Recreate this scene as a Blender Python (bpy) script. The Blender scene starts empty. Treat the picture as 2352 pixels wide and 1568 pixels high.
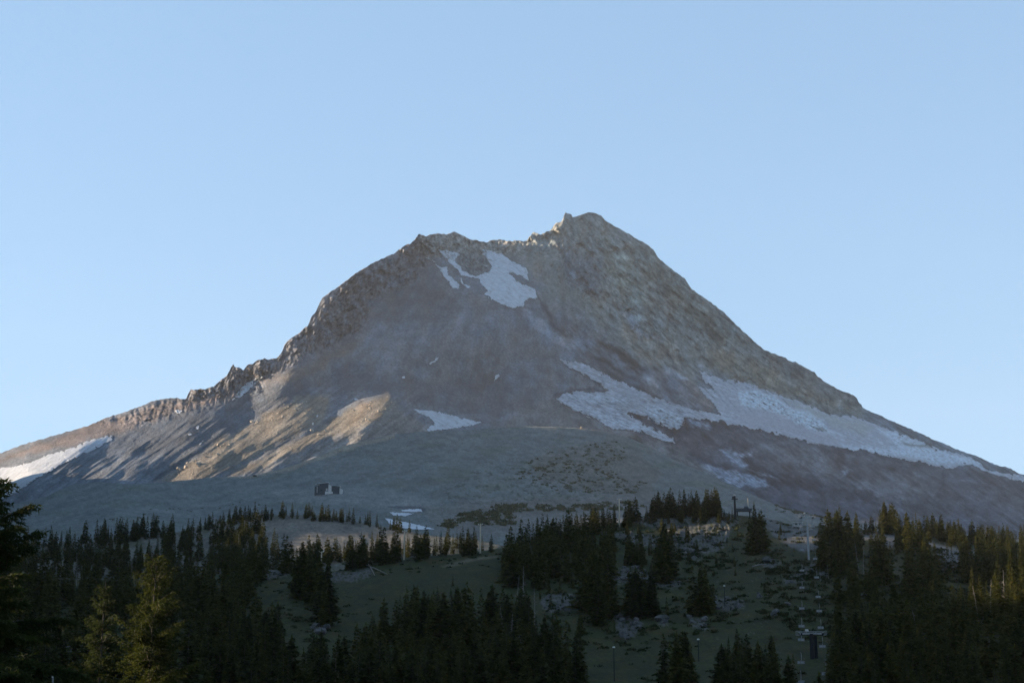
import bpy, math, random
import numpy as np
from mathutils import Vector, Matrix

# ------------------------------------------------------------------ camera, sky, sun, exposure
SC = bpy.context.scene
COL = SC.collection
F_PX, PITCH = 3231.0, math.radians(13.0)      # focal length in units of a 2352 px wide frame
cam_data = bpy.data.cameras.new("camera")
cam_data.sensor_width = 36.0
cam_data.lens = 36.0 * F_PX / 2352.0
cam_data.clip_start, cam_data.clip_end = 0.5, 60000.0
cam = bpy.data.objects.new("camera", cam_data)
cam.location = (0, 0, 0)
cam.rotation_euler = (math.pi / 2 + PITCH, 0, 0)
COL.objects.link(cam)
SC.camera = cam

SUN_EL, SUN_BACK = math.radians(12.0), math.radians(11.0)   # low sun at the left, a little beyond the picture plane
SUN_DIR = Vector((-math.cos(SUN_BACK) * math.cos(SUN_EL), math.sin(SUN_BACK) * math.cos(SUN_EL), math.sin(SUN_EL)))
world = bpy.data.worlds.new("World")
SC.world = world
world.use_nodes = True
wn, wl = world.node_tree.nodes, world.node_tree.links
bg = wn["Background"]
sky = wn.new("ShaderNodeTexSky")
sky.sky_type = 'NISHITA'
sky.sun_disc = False
sky.sun_elevation = SUN_EL
sky.sun_rotation = math.atan2(SUN_DIR.x, SUN_DIR.y)
sky.altitude = 1600
sky.air_density = 1.0
sky.dust_density = 0.1
sky.ozone_density = 2.0
sky_gamma = wn.new("ShaderNodeGamma"); sky_gamma.inputs[1].default_value = 0.30
sky_tone = wn.new("ShaderNodeMix"); sky_tone.data_type = 'RGBA'; sky_tone.blend_type = 'MULTIPLY'
sky_tone.inputs["Factor"].default_value = 1.0
sky_tone.inputs["B"].default_value = (.88, 1.26, 1.64, 1)
wl.new(sky.outputs[0], sky_gamma.inputs[0]); wl.new(sky_gamma.outputs[0], sky_tone.inputs["A"])
wl.new(sky_tone.outputs["Result"], bg.inputs[0])
bg.inputs[1].default_value = 0.10
sun_data = bpy.data.lights.new("sun", 'SUN')
sun_data.energy = 5.0
sun_data.angle = math.radians(0.5)
sun_data.color = (1.0, 0.80, 0.58)
sun = bpy.data.objects.new("sun", sun_data)
sun.rotation_euler = (-SUN_DIR).to_track_quat('-Z', 'Y').to_euler()
COL.objects.link(sun)
SC.view_settings.view_transform = 'Standard'
SC.view_settings.look = 'None'
SC.view_settings.exposure = 1.93
SC.view_settings.gamma = 1.0
SC.view_settings.use_curve_mapping = False
SC.cycles.volume_bounces = 0
SC.cycles.max_bounces = 4
SC.cycles.diffuse_bounces = 2
SC.cycles.use_denoising = True
SC.cycles.denoising_prefilter = 'ACCURATE'

rng = np.random.default_rng(7)
random.seed(7)

# ------------------------------------------------------------------ numpy helpers
_perm = np.random.default_rng(11).permutation(512)
_perm = np.concatenate([_perm, _perm, _perm])
_ga = np.random.default_rng(12).uniform(0, 2 * np.pi, 512)
_gx, _gy = np.cos(_ga), np.sin(_ga)


def perlin(x, y):
    x = np.asarray(x, float); y = np.asarray(y, float)
    xi = np.floor(x).astype(int); yi = np.floor(y).astype(int)
    xf = x - xi; yf = y - yi
    u = xf * xf * xf * (xf * (xf * 6 - 15) + 10); v = yf * yf * yf * (yf * (yf * 6 - 15) + 10)

    def g(ix, iy, fx, fy):
        h = _perm[(_perm[ix & 511] + iy) & 511]
        return _gx[h] * fx + _gy[h] * fy
    a = g(xi, yi, xf, yf); b = g(xi + 1, yi, xf - 1, yf)
    c = g(xi, yi + 1, xf, yf - 1); d = g(xi + 1, yi + 1, xf - 1, yf - 1)
    return ((a + (b - a) * u) * (1 - v) + (c + (d - c) * u) * v) * 1.5


def fbm(x, y, octv=5, ridged=False, gain=0.5):
    s = 0; a = 1.0; n = 0
    for i in range(octv):
        p = perlin(x * 2 ** i + 13.7 * i, y * 2 ** i - 7.3 * i)
        if ridged:
            p = 1 - 2 * np.abs(p)
        s = s + a * p; n += a; a *= gain
    return s / n


def facet(x, y, seed=0):
    """blocky broken rock: every cell is a tilted facet at its own height"""
    xi = np.floor(x).astype(int); yi = np.floor(y).astype(int)
    best = np.full(x.shape, 1e9); out = np.zeros(x.shape)
    for dx in (-1, 0, 1):
        for dy in (-1, 0, 1):
            h = _perm[(_perm[(xi + dx + seed) & 511] + yi + dy) & 511]
            px = xi + dx + (h * 0.6180339) % 1.0; py = yi + dy + (h * 0.7548776) % 1.0
            ex, ey = x - px, y - py
            d = ex * ex + ey * ey
            k = d < best
            best = np.where(k, d, best)
            out = np.where(k, (h * 0.5698402) % 1.0 - .5 + _gx[h] * ex * .8 + _gy[h] * ey * .8, out)
    return out


def sstep(x, a, b):
    t = np.clip((x - a) / (b - a), 0, 1)
    return t * t * (3 - 2 * t)


def pdist(px, py, poly):
    """signed distance to a closed polygon, positive inside"""
    P = np.array(poly, float); Q = np.roll(P, -1, 0)
    d2 = np.full(px.shape, 1e18); ins = np.zeros(px.shape, bool)
    for (ax, ay), (bx, by) in zip(P, Q):
        ex, ey = bx - ax, by - ay
        wx, wy = px - ax, py - ay
        t = np.clip((wx * ex + wy * ey) / (ex * ex + ey * ey + 1e-9), 0, 1)
        d2 = np.minimum(d2, (wx - ex * t) ** 2 + (wy - ey * t) ** 2)
        if ay != by:
            c = ((ay <= py) & (by > py)) | ((by <= py) & (ay > py))
            ins ^= c & (px < ax + (py - ay) * ex / (by - ay))
    return np.where(ins, 1, -1) * np.sqrt(d2)


def soft_poly(u, v, poly, soft, warp=0.0, wsc=30.0):
    """0..1 mask of a polygon with a ragged edge; only evaluated near its box"""
    P = np.array(poly, float)
    m = np.zeros(u.shape)
    pad = soft + abs(warp) * 2
    k = (u > P[:, 0].min() - pad) & (u < P[:, 0].max() + pad) & (v > P[:, 1].min() - pad) & (v < P[:, 1].max() + pad)
    if k.any():
        uu, vv = u[k], v[k]
        if warp:
            uu = uu + warp * fbm(uu / wsc, vv / wsc, 4); vv = vv + warp * fbm(uu / wsc + 50, vv / wsc, 4)
        m[k] = sstep(pdist(uu, vv, poly), -soft, soft)
    return m


def ldist(u, v, line):
    """signed distance to an open polyline (positive below/right of it) and fade 0..1 along it"""
    P = np.array(line, float)
    best = np.full(u.shape, 1e18); sgn = np.ones(u.shape); fr = np.zeros(u.shape)
    L = np.concatenate([[0], np.cumsum(np.hypot(*np.diff(P, axis=0).T))]); T = L[-1]
    for i in range(len(P) - 1):
        ax, ay = P[i]; ex, ey = P[i + 1] - P[i]
        wx, wy = u - ax, v - ay
        t = np.clip((wx * ex + wy * ey) / (ex * ex + ey * ey), 0, 1)
        d = (wx - ex * t) ** 2 + (wy - ey * t) ** 2
        k = d < best
        best = np.where(k, d, best); sgn = np.where(k, np.sign(ex * wy - ey * wx), sgn)
        fr = np.where(k, (L[i] + t * (L[i + 1] - L[i])) / T, fr)
    return np.sqrt(best) * sgn, fr


def direction(u, v):
    xr = (u - 1176.0) / F_PX; yr = (784.0 - v) / F_PX
    cp, sp = math.cos(PITCH), math.sin(PITCH)
    dy = cp - yr * sp; dz = sp + yr * cp
    return xr / dy, dz / dy


def world_pt(u, v, y):
    a, b = direction(u, v)
    return np.stack([a * y, y + 0 * a, b * y], -1)


class TPS:
    def __init__(self, pts):
        P = np.array(pts, float); self.s = 500.0
        self.X = P[:, :2] / self.s; y = P[:, 2]; n = len(P)
        K = self.k(((self.X[:, None] - self.X[None]) ** 2).sum(-1)) + np.eye(n) * 0.002
        A = np.zeros((n + 3, n + 3)); A[:n, :n] = K; A[:n, n] = 1; A[:n, n + 1:] = self.X
        A[n, :n] = 1; A[n + 1:, :n] = self.X.T
        self.w = np.linalg.solve(A, np.concatenate([y, [0, 0, 0]]))

    @staticmethod
    def k(r2):
        return 0.5 * r2 * np.log(r2 + 1e-12)

    def __call__(self, u, v):
        x = u / self.s; y = v / self.s; n = len(self.X)
        o = self.w[n] + self.w[n + 1] * x + self.w[n + 2] * y
        for (a, b), w in zip(self.X, self.w[:n]):
            o = o + w * self.k((x - a) ** 2 + (y - b) ** 2)
        return o


def mesh_from(name, verts, faces, mat=None, smooth=True, parent=None, attrs=None, link=True):
    """faces: int array (n,3) or (n,4)"""
    me = bpy.data.meshes.new(name)
    verts = np.asarray(verts, np.float32); faces = np.asarray(faces, np.int32)
    n, k = faces.shape
    me.vertices.add(len(verts)); me.vertices.foreach_set("co", verts.ravel())
    me.loops.add(n * k); me.loops.foreach_set("vertex_index", faces.ravel())
    me.polygons.add(n)
    me.polygons.foreach_set("loop_start", np.arange(0, n * k, k, dtype=np.int32))
    me.polygons.foreach_set("loop_total", np.full(n, k, np.int32))
    me.polygons.foreach_set("use_smooth", np.full(n, smooth, bool))
    me.update(calc_edges=True)
    for an, val in (attrs or {}).items():
        at = me.color_attributes.new(an, 'FLOAT_COLOR', 'POINT')
        c = np.ones((len(verts), 4), np.float32); c[:, :3] = val
        at.data.foreach_set("color", c.ravel())
    if mat:
        me.materials.append(mat)
    if not link:
        return me
    ob = bpy.data.objects.new(name, me); COL.objects.link(ob)
    if parent:
        ob.parent = parent
    return ob


def tag(o, label=None, cat=None, group=None, kind=None):
    if label: o["label"] = label
    if cat: o["category"] = cat
    if group: o["group"] = group
    if kind: o["kind"] = kind
    return o


def nodes_mat(name, rough=0.9, spec=0.2):
    m = bpy.data.materials.new(name); m.use_nodes = True
    nt = m.node_tree; b = nt.nodes["Principled BSDF"]
    b.inputs["Roughness"].default_value = rough
    b.inputs["Specular IOR Level"].default_value = spec
    return m, nt, b


def tex_noise(nt, scale, detail=6, rough=0.6, dist=0.0, vec=None, ystretch=1.0):
    t = nt.nodes.new("ShaderNodeTexNoise")
    t.inputs["Scale"].default_value = scale; t.inputs["Detail"].default_value = detail
    t.inputs["Roughness"].default_value = rough; t.inputs["Distortion"].default_value = dist
    if vec is None:
        g = nt.nodes.new("ShaderNodeNewGeometry"); vec = g.outputs["Position"]
        if ystretch != 1.0:                       # scree lies in long tongues down the slope
            mm = nt.nodes.new("ShaderNodeVectorMath"); mm.operation = 'MULTIPLY'
            mm.inputs[1].default_value = (1, ystretch, 1)
            nt.links.new(vec, mm.inputs[0]); vec = mm.outputs[0]
    nt.links.new(vec, t.inputs["Vector"])
    return t.outputs["Fac"]


def ramp(nt, fac, stops):
    r = nt.nodes.new("ShaderNodeValToRGB")
    e = r.color_ramp.elements
    while len(e) < len(stops):
        e.new(0.5)
    for s, (p, c) in zip(e, stops):
        s.position = p
        s.color = (c[0], c[1], c[2], 1) if isinstance(c, (tuple, list)) else (c, c, c, 1)
    nt.links.new(fac, r.inputs[0])
    return r.outputs["Color"]


def mixc(nt, a, b, fac=1.0, mode='MULTIPLY'):
    m = nt.nodes.new("ShaderNodeMix"); m.data_type = 'RGBA'; m.blend_type = mode
    for s, x in ((m.inputs["Factor"], fac), (m.inputs["A"], a), (m.inputs["B"], b)):
        if hasattr(x, "is_output"):
            nt.links.new(x, s)
        elif isinstance(x, (tuple, list)):
            s.default_value = (*x, 1)
        else:
            s.default_value = x
    return m.outputs["Result"]


def bump(nt, bsdf, h, dist, strength=1.0):
    b = nt.nodes.new("ShaderNodeBump")
    b.inputs["Distance"].default_value = dist; b.inputs["Strength"].default_value = strength
    nt.links.new(h, b.inputs["Height"]); nt.links.new(b.outputs[0], bsdf.inputs["Normal"])


def terrain_mat(name, s1, s2, contrast=0.5, bdist=3.0, bscale=None):
    """albedo stored per vertex, broken up by two scales of noise and bumped"""
    m, nt, b = nodes_mat(name, 0.95, 0.1)
    a = nt.nodes.new("ShaderNodeVertexColor"); a.layer_name = "col"
    n1 = tex_noise(nt, s1, 8, 0.65, ystretch=.4); n2 = tex_noise(nt, s2, 5, 0.7, ystretch=.4)
    r1 = ramp(nt, n1, [(0.3, 1 - contrast), (0.7, 1 + contrast * 0.8)])
    r2 = ramp(nt, n2, [(0.3, 1 - contrast * 0.9), (0.5, 1.0), (0.75, 1 + contrast)])
    c = mixc(nt, mixc(nt, a.outputs["Color"], r1), r2)
    nt.links.new(c, b.inputs["Base Color"])
    bump(nt, b, tex_noise(nt, bscale or s2, 8, 0.7, ystretch=.4), bdist)
    return m


def crest_fn(pts, amp=0.0, sc=12.0):
    P = np.array(pts, float)
    return lambda u: np.interp(u, P[:, 0], P[:, 1]) + (amp * fbm(u / sc, u * 0 + 3.3, 4) if amp else 0)


class Sheet:
    """a hillside: crest line, depth control points and relief; a real surface in metres"""
    def __init__(s, name, crest, bottom, ctrl, relief, color):
        s.name, s.crest, s.bottom, s.tps, s.relief, s.color = name, crest, bottom, TPS(ctrl), relief, color

    def depth(s, u, v):
        u = np.asarray(u, float); v = np.asarray(v, float)
        return s.tps(u, v) + s.relief(u, v)

    def pt(s, u, v):
        return world_pt(np.asarray(u, float), np.asarray(v, float), s.depth(u, v))

    def build(s, mat, u0, u1, du, rows, back=14, bstep=60.0, bdrop=0.75, smooth=True, power=1.0):
        us = np.arange(u0, u1 + du, du)
        t = np.linspace(0, 1, rows) ** power
        U = np.repeat(us[None], rows, 0)
        c = s.crest(us); bt = s.bottom(us)
        V = c[None] + (bt - c)[None] * t[:, None]
        W = s.pt(U, V)
        C = s.color(U, V)
        top = W[0]
        k = np.arange(back, 0, -1)[:, None]
        B = np.repeat(top[None], back, 0).copy()
        d = bstep * k ** 1.3
        jit = 0.25 * bstep * fbm(U[:back] / 25.0, k * 0.7 + U[:back] * 0, 4) * np.minimum(k, 4)
        B[..., 1] += d; B[..., 2] -= d * bdrop - 0 + np.abs(jit)
        W = np.concatenate([B, W], 0)
        C = np.concatenate([np.repeat(C[:1], back, 0), C], 0)
        R, N = W.shape[:2]
        i = np.arange(R * N).reshape(R, N)
        f = np.stack([i[:-1, :-1], i[1:, :-1], i[1:, 1:], i[:-1, 1:]], -1).reshape(-1, 4)
        ob = mesh_from(s.name, W.reshape(-1, 3), f, mat, smooth, attrs={"col": C.reshape(-1, 3)})
        tag(ob, kind="structure")
        s.ob = ob
        return ob


def cv(a, b, k):                       # crop coordinates -> frame coordinates
    return lambda pts: [(a + x * k, b + y * k) for x, y in pts]
c5 = cv(335.6, 671.2, .29965); c6 = cv(872.6, 456.4, .2654); c7 = cv(1208.2, 738.3, .27827); c8 = cv(1678.0, 771.9, .29965)
c1 = cv(0, 1006.8, .35786); c2 = cv(570.5, 1006.8, .35786); c3 = cv(1141.0, 1006.8, .35786); c4 = cv(1711.6, 1006.8, .35786)
# ------------------------------------------------------------------ the mountain
sil = [(-400, 1190), (-150, 1095), (0, 1040), (60, 1018), (130, 998), (200, 978), (250, 957), (290, 945)] + c5([(0, 855), (40, 835), (100, 822), (180, 808), (240, 812), (305, 820), (325, 770), (340, 745), (400, 742), (450, 740), (520, 720), (560, 680), (620, 635), (640, 600), (650, 570), (668, 548), (680, 580), (710, 575), (745, 595), (775, 555), (820, 545), (850, 520), (895, 515), (905, 500), (930, 518), (1000, 502), (1040, 460), (1060, 400), (1090, 365), (1140, 335), (1180, 305), (1195, 285), (1240, 260), (1265, 190), (1300, 150), (1320, 100), (1350, 40), (1400, 5)]) + [(775, 660), (800, 640), (825, 622), (850, 608)] + c6([(0, 525), (120, 475), (165, 440), (235, 390), (262, 392), (300, 355), (335, 305), (400, 325), (470, 302), (550, 303), (575, 308), (635, 285), (680, 300), (760, 345), (830, 362), (930, 375), (960, 358), (1040, 350), (1110, 365), (1150, 370), (1165, 355), (1185, 365), (1280, 362), (1285, 340), (1325, 290), (1390, 308), (1440, 285), (1470, 275), (1490, 255), (1515, 215), (1575, 195), (1605, 118), (1655, 135), (1672, 163), (1745, 132), (1775, 128), (1800, 118), (1850, 120), (1920, 152), (1950, 190), (2080, 265), (2150, 300), (2210, 345), (2276, 372)]) + [(1500, 572), (1512, 592), (1540, 615), (1575, 642), (1590, 665), (1620, 685), (1660, 715), (1690, 745), (1719, 771)] + c8([(190, 50), (250, 100), (325, 130), (420, 165), (440, 185), (500, 198), (570, 235), (640, 275), (670, 310), (740, 360), (840, 415), (940, 450), (975, 485), (980, 505), (1003, 520), (1006, 545), (1080, 580), (1160, 612), (1280, 670), (1370, 705), (1440, 735), (1550, 790), (1640, 825), (1780, 885), (1880, 915), (1950, 950), (2060, 995), (2090, 995), (2150, 1015), (2210, 1050), (2249, 1062)]) + [(2500, 1140), (2900, 1240)]
CY = 0.9   # mountain depth scale
m_ctrl = [(1350, 490, 6600), (1280, 510, 6450), (1220, 545, 6400), (1100, 550, 6450), (1040, 537, 6300), (960, 540, 6050), (870, 597, 5650), (800, 640, 5450), (720, 730, 5200), (650, 800, 5020), (540, 850, 4900), (430, 915, 4800), (250, 957, 4700), (0, 1040, 4500), (-400, 1190, 4200),
          (1500, 572, 6500), (1590, 665, 6300), (1720, 772, 6150), (1900, 880, 6000), (1975, 935, 5900), (2150, 1020, 5750), (2352, 1090, 5650), (2900, 1240, 5500),
          (950, 600, 5900), (1050, 620, 5950), (1170, 620, 6000), (1180, 700, 5500), (1000, 700, 5450), (850, 700, 5350), (760, 760, 5150), (650, 860, 4720), (560, 930, 4650),
          (900, 800, 4980), (1050, 780, 5120), (750, 895, 4820), (865, 868, 4840), (885, 930, 4400), (960, 880, 4880), (1080, 900, 5080), (1100, 970, 4700),
          (700, 940, 4470), (700, 1000, 4150), (830, 830, 4900), (700, 830, 4830), (820, 965, 4230), (550, 1010, 4100), (420, 1010, 4150), (300, 1060, 3950), (180, 1040, 4100), (60, 1080, 4000), (0, 1150, 3750), (150, 1130, 3700), (400, 1100, 3780), (600, 1080, 3800), (800, 1030, 3950), (940, 985, 4380),
          (1300, 650, 6000), (1400, 700, 5900), (1250, 800, 5350), (1350, 860, 5300), (1500, 900, 5000), (1450, 780, 5500), (1600, 800, 5750), (1700, 880, 5400), (1600, 950, 4700), (1350, 950, 5000), (1500, 1010, 4650), (1700, 1010, 4500), (1900, 1000, 5000), (1850, 1060, 4500), (2100, 1060, 4900), (2100, 1130, 4200), (2300, 1120, 4700),
          (1300, 1000, 4700), (1600, 1080, 4280), (1500, 1150, 3600), (1750, 1150, 3850), (1950, 1180, 3800), (2160, 1180, 4050), (2352, 1200, 4100), (2900, 1330, 3400), (-400, 1350, 3500), (0, 1260, 3300), (400, 1220, 3200), (900, 1150, 3100), (1300, 1150, 3600), (1700, 1280, 2900), (2352, 1330, 3300)]
RED = (.20, .148, .125)

# ridges: line (lower left -> upper right), height of the bump in metres along the view, widths left/right, fade
M_RIDGES = [
    ([(20, 1145), (110, 1075), (200, 1020), (262, 985), (330, 960), (420, 945), (520, 925), (600, 890)], 50, 26, 40),
    # summit spires, lower right hills
    (c6([(1500, 300), (1580, 220), (1610, 120)]), 40, 18, 10),
    (c6([(1290, 360), (1330, 290), (1470, 275)]), 40, 16, 12),
    (c6([(200, 470), (240, 392), (335, 305)]), 50, 14, 18),
    ([(1500, 1060), (1560, 1000), (1600, 960), (1640, 935)], 0, 20, 20),
    ([(1700, 1090), (1850, 1060), (2000, 1080)], 30, 40, 40),
    ([(2080, 1200), (2140, 1120), (2190, 1070), (2240, 1062)], 20, 50, 40),
    (c7([(-200, 900), (0, 700), (80, 660), (260, 640), (600, 800), (900, 920), (1230, 1000)]), 40, 60, 60),
]
ROCKY = [  # polygons of broken rock: amplitude of craggy relief in metres, noise size
    ([(425, 930), (430, 880), (540, 825), (620, 815), (720, 725), (800, 630), (960, 530), (1020, 560), (960, 640), (860, 690), (830, 760), (760, 800), (620, 860), (540, 890)], 36, 15, 12),
    ([(1230, 480), (1400, 470), (1600, 640), (1760, 780), (2000, 930), (1960, 955), (1750, 905), (1620, 850), (1500, 820), (1380, 720), (1280, 640), (1200, 560)], 22, 22, 22),
    ([(200, 970), (430, 900), (640, 830), (600, 900), (460, 940), (300, 980)], 22, 12, 15),
    ([(940, 530), (1220, 540), (1220, 580), (1000, 600), (940, 570)], 25, 14, 10),
    ([(1070, 585), (1130, 590), (1120, 630), (1080, 628), (1050, 600)], 25, 12, 6),
]


# moraines: crests whose left flank rises gently towards the sun and whose right flank falls steeply;
# LIT holds the left flanks, the relief is their slope summed up from left to right
c9 = cv(149.7, 849.7, .36157)
LIT = [(c9([(1075, 415), (1110, 370), (1140, 325), (1230, 275), (1330, 235), (1440, 205), (1560, 185), (1650, 195), (1570, 240), (1540, 300), (1500, 340), (1380, 370), (1340, 400), (1290, 425), (1230, 455), (1120, 487), (1050, 492)]), 1.0, 4),
       (c9([(1060, 470), (1000, 490), (900, 520), (830, 560), (760, 590), (690, 640), (600, 715), (770, 705), (850, 650), (890, 600), (980, 545), (1040, 495)]), .9, 4),
       (c9([(1530, 410), (1640, 350), (1760, 280), (1850, 220), (1950, 180), (2040, 168), (2085, 200), (2060, 260), (1960, 315), (1850, 388), (1830, 370), (1700, 405), (1600, 425), (1540, 445)]), 1.0, 4),
       (c9([(1620, 405), (1650, 412), (1500, 468), (1400, 515), (1330, 565), (1250, 625), (1262, 590), (1370, 505), (1500, 437)]), 1.0, 2.5),
       (c9([(1270, 505), (1330, 485), (1440, 445), (1540, 408), (1440, 475), (1300, 540), (1240, 590), (1170, 670), (985, 690), (1080, 630), (1180, 560)]), .8, 4),
       (c9([(430, 435), (560, 380), (700, 325), (805, 318), (770, 370), (640, 410), (500, 442)]), .55, 5), (c9([(330, 700), (380, 620), (430, 560), (520, 530), (600, 530), (650, 540), (560, 570), (470, 590), (420, 650), (380, 705)]), .6, 4),
       (c9([(80, 720), (190, 520), (330, 445), (460, 458), (430, 520), (330, 600), (240, 690)]), .55, 8), (c9([(1420, 185), (1500, 130), (1700, 70), (1790, 60), (1700, 110), (1560, 165)]), .5, 6), (c9([(1880, 100), (1990, 48), (2095, 68), (2050, 104), (1960, 100)]), .55, 5),
       (c9([(-420, 560), (0, 415), (400, 230), (780, 178), (1060, 190), (940, 255), (600, 320), (300, 400), (0, 470)]), .55, 8), (c9([(1060, 190), (1150, 100), (1270, 30), (1480, -10), (1560, -20), (1300, 90), (1120, 180)]), .8, 5),
       (c5([(960, 600), (1060, 520), (1180, 470), (1300, 420), (1560, 310), (1660, 320), (1500, 400), (1300, 490), (1100, 600), (940, 690), (900, 640)]), .8, 5),
       (c5([(1180, 290), (1203, 300), (1210, 380), (1188, 475), (1168, 460)]), 1, 2), (c5([(1555, 120), (1592, 130), (1612, 300), (1560, 325), (1572, 200)]), 1, 2.5), (c5([(1300, 150), (1340, 80), (1372, 100), (1350, 165), (1260, 235), (1225, 270)]), .9, 3),
       (c5([(1060, 420), (1100, 380), (1115, 400), (1055, 475), (990, 610), (972, 600), (1010, 520)]), .9, 2.5), (c6([(100, 485), (160, 450), (230, 395), (255, 420), (165, 495), (118, 535)]), .9, 2.5), (c6([(0, 560), (32, 538), (34, 600), (0, 615)]), .9, 2),
       (c5([(330, 745), (350, 760), (330, 830), (305, 820)]), .9, 2), (c5([(600, 640), (640, 610), (630, 690), (598, 750)]), .8, 2), (c5([(1430, 170), (1500, 100), (1560, 50), (1610, 0), (1640, -40), (1600, 60), (1500, 140), (1450, 190)]), .7, 3)]
DARK = [([(425, 945), (425, 890), (540, 825), (620, 810), (720, 715), (800, 620), (880, 575), (960, 525), (1040, 600), (1060, 720), (960, 760), (860, 770), (820, 790), (640, 860), (540, 890)], .55, 14),
        (c9([(2095, 190), (2230, 310), (2280, 400), (1900, 440), (1650, 505), (1350, 640), (1260, 640), (1400, 525), (1640, 418), (1840, 395), (1975, 325)]), .8, 6)]
# the field is laid out along (p) and across (q) the ridges, which all run from lower left to upper right
_gp = np.arange(-1000, 1000, 1.5); _gq = np.arange(100, 1700, 1.5)


def _moraine_field():
    Pg, Qg = np.meshgrid(_gp, _gq)
    U = .84 * Pg + .54 * Qg; V = -.54 * Pg + .84 * Qg
    wu = U + 5 * fbm(U / 40, V / 40, 4); wv = V + 5 * fbm(U / 40 + 9, V / 40, 4)
    st = fbm(Pg / 46, Qg / 6, 4)
    L = np.zeros(U.shape); D = np.zeros(U.shape)
    for poly, w, soft in LIT:
        L = np.maximum(L, w * soft_poly(wu, wv, poly, soft) * np.clip(1 + 1.2 * (st - .02), .0, 1.25))
    for poly, w, soft in DARK:
        D = np.maximum(D, w * soft_poly(wu, wv, poly, soft))
    R = np.cumsum(-(L - D * (L < .2)), 0) * 1.5

    def blur(a, s, ax):
        k = np.exp(-.5 * (np.arange(-3 * s, 3 * s + 1) / s) ** 2); k /= k.sum()
        pad = [(0, 0), (0, 0)]; pad[ax] = (3 * s, 3 * s)
        return np.apply_along_axis(lambda r: np.convolve(r, k, 'valid'), ax, np.pad(a, pad, mode='edge'))
    R = R - blur(R, 46, 0)
    return blur(R, 4, 1)


_R = _moraine_field()


def moraine(u, v):
    x = (.84 * u - .54 * v - _gp[0]) / 1.5; y = (.54 * u + .84 * v - _gq[0]) / 1.5
    x = np.clip(x, 0, len(_gp) - 2.001); y = np.clip(y, 0, len(_gq) - 2.001)
    i = x.astype(int); j = y.astype(int); fx = x - i; fy = y - j
    return (_R[j, i] * (1 - fx) + _R[j, i + 1] * fx) * (1 - fy) + (_R[j + 1, i] * (1 - fx) + _R[j + 1, i + 1] * fx) * fy


def m_relief(u, v):
    y = np.zeros(u.shape)
    wu = u + 7 * fbm(u / 45, v / 45, 4); wv = v + 7 * fbm(u / 45 + 31, v / 45, 4)
    for line, h, wl_, wr_ in M_RIDGES:
        if h == 0: continue
        P = np.array(line); r = max(wl_, wr_) * 3.2
        k = (u > P[:, 0].min() - r) & (u < P[:, 0].max() + r) & (v > P[:, 1].min() - r) & (v < P[:, 1].max() + r)
        if not k.any(): continue
        d, fr = ldist(wu[k], wv[k], line)
        w = np.where(d > 0, wr_, wl_)
        y[k] -= h * 1.3 * np.maximum(0, 1.06 - np.sqrt((d / (w * 1.6)) ** 2 + 0.004)) * sstep(fr, 0, .15) * (1 - sstep(fr, .85, 1))
    for poly, a, sc, soft in ROCKY:
        m = soft_poly(u, v, poly, soft)
        k = m > 0.001
        if k.any():
            ru = u[k] + .35 * sc * fbm(u[k] / sc, v[k] / sc, 3); rv = v[k] + .35 * sc * fbm(u[k] / sc + 20, v[k] / sc, 3)
            n = .8 * facet(ru / sc, rv / (sc * 1.9)) + .5 * facet(ru / (sc * .42), rv / (sc * .75), 3) + .28 * facet(ru / (sc * .2), rv / (sc * .3), 7) + 0.7 * fbm(u[k] / (sc * 3) + 9, v[k] / (sc * 4), 4, True)
            y[k] -= a * m[k] * n
    # gullies fanning down from the summit
    th = np.arctan2(u - 1230, v - 330); rr = np.hypot(u - 1230, v - 330)
    fan = sstep(v, 520, 640)
    y -= (14 * fbm(th * 14, rr / 260, 5, True) + 10 * fbm(th * 40, rr / 120, 4)) * fan * sstep(rr, 100, 400) * (.35 + .65 * sstep(u, 1150, 1350))
    mor = soft_poly(u, v, [(-50, 1150), (150, 1040), (420, 960), (700, 880), (960, 900), (1000, 990), (800, 1050), (560, 1110), (300, 1130), (0, 1200)], 30)
    p_, q_ = u * .82 - v * .57, v * .82 + u * .57
    y += 2.3 * moraine(u, v) * sstep(u, 1480, 1300)
    y += (.26 * np.clip(u - 800, -100, 500) + .30 * np.clip(u - 700, -900, 0)) * sstep(v, 600, 900)
    y -= mor * (13 * fbm(p_ / 230 + 3, q_ / 24, 3, True) + 2.8 * fbm(p_ / 60, q_ / 7, 3) + 1.6 * fbm(u / 5, v / 4, 3))
    face = soft_poly(u, v, [(1150, 560), (1330, 500), (1500, 600), (1960, 940), (1650, 940), (1300, 800)], 30)
    y -= face * (26 * fbm((u + v) / 170, (u - v) / 17, 5, True, .6))
    left = sstep(u, 1350, 1200)
    y -= (6 - 4.2 * left) * fbm(u / 9, v / 8, 5) + 9 * (1 - mor) * fbm(u / 60, v / 50, 4)
    lower = sstep(u, 1550, 1750) * sstep(v, 1000, 1060)
    y -= lower * 18 * fbm((u * .8 + v * .6) / 60, (v * .8 - u * .6) / 18, 5, True)
    return y * CY


def paint(C, m, col, f=1.0):
    m = (m * f)[..., None]
    return C * (1 - m) + np.array(col) * m


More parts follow.
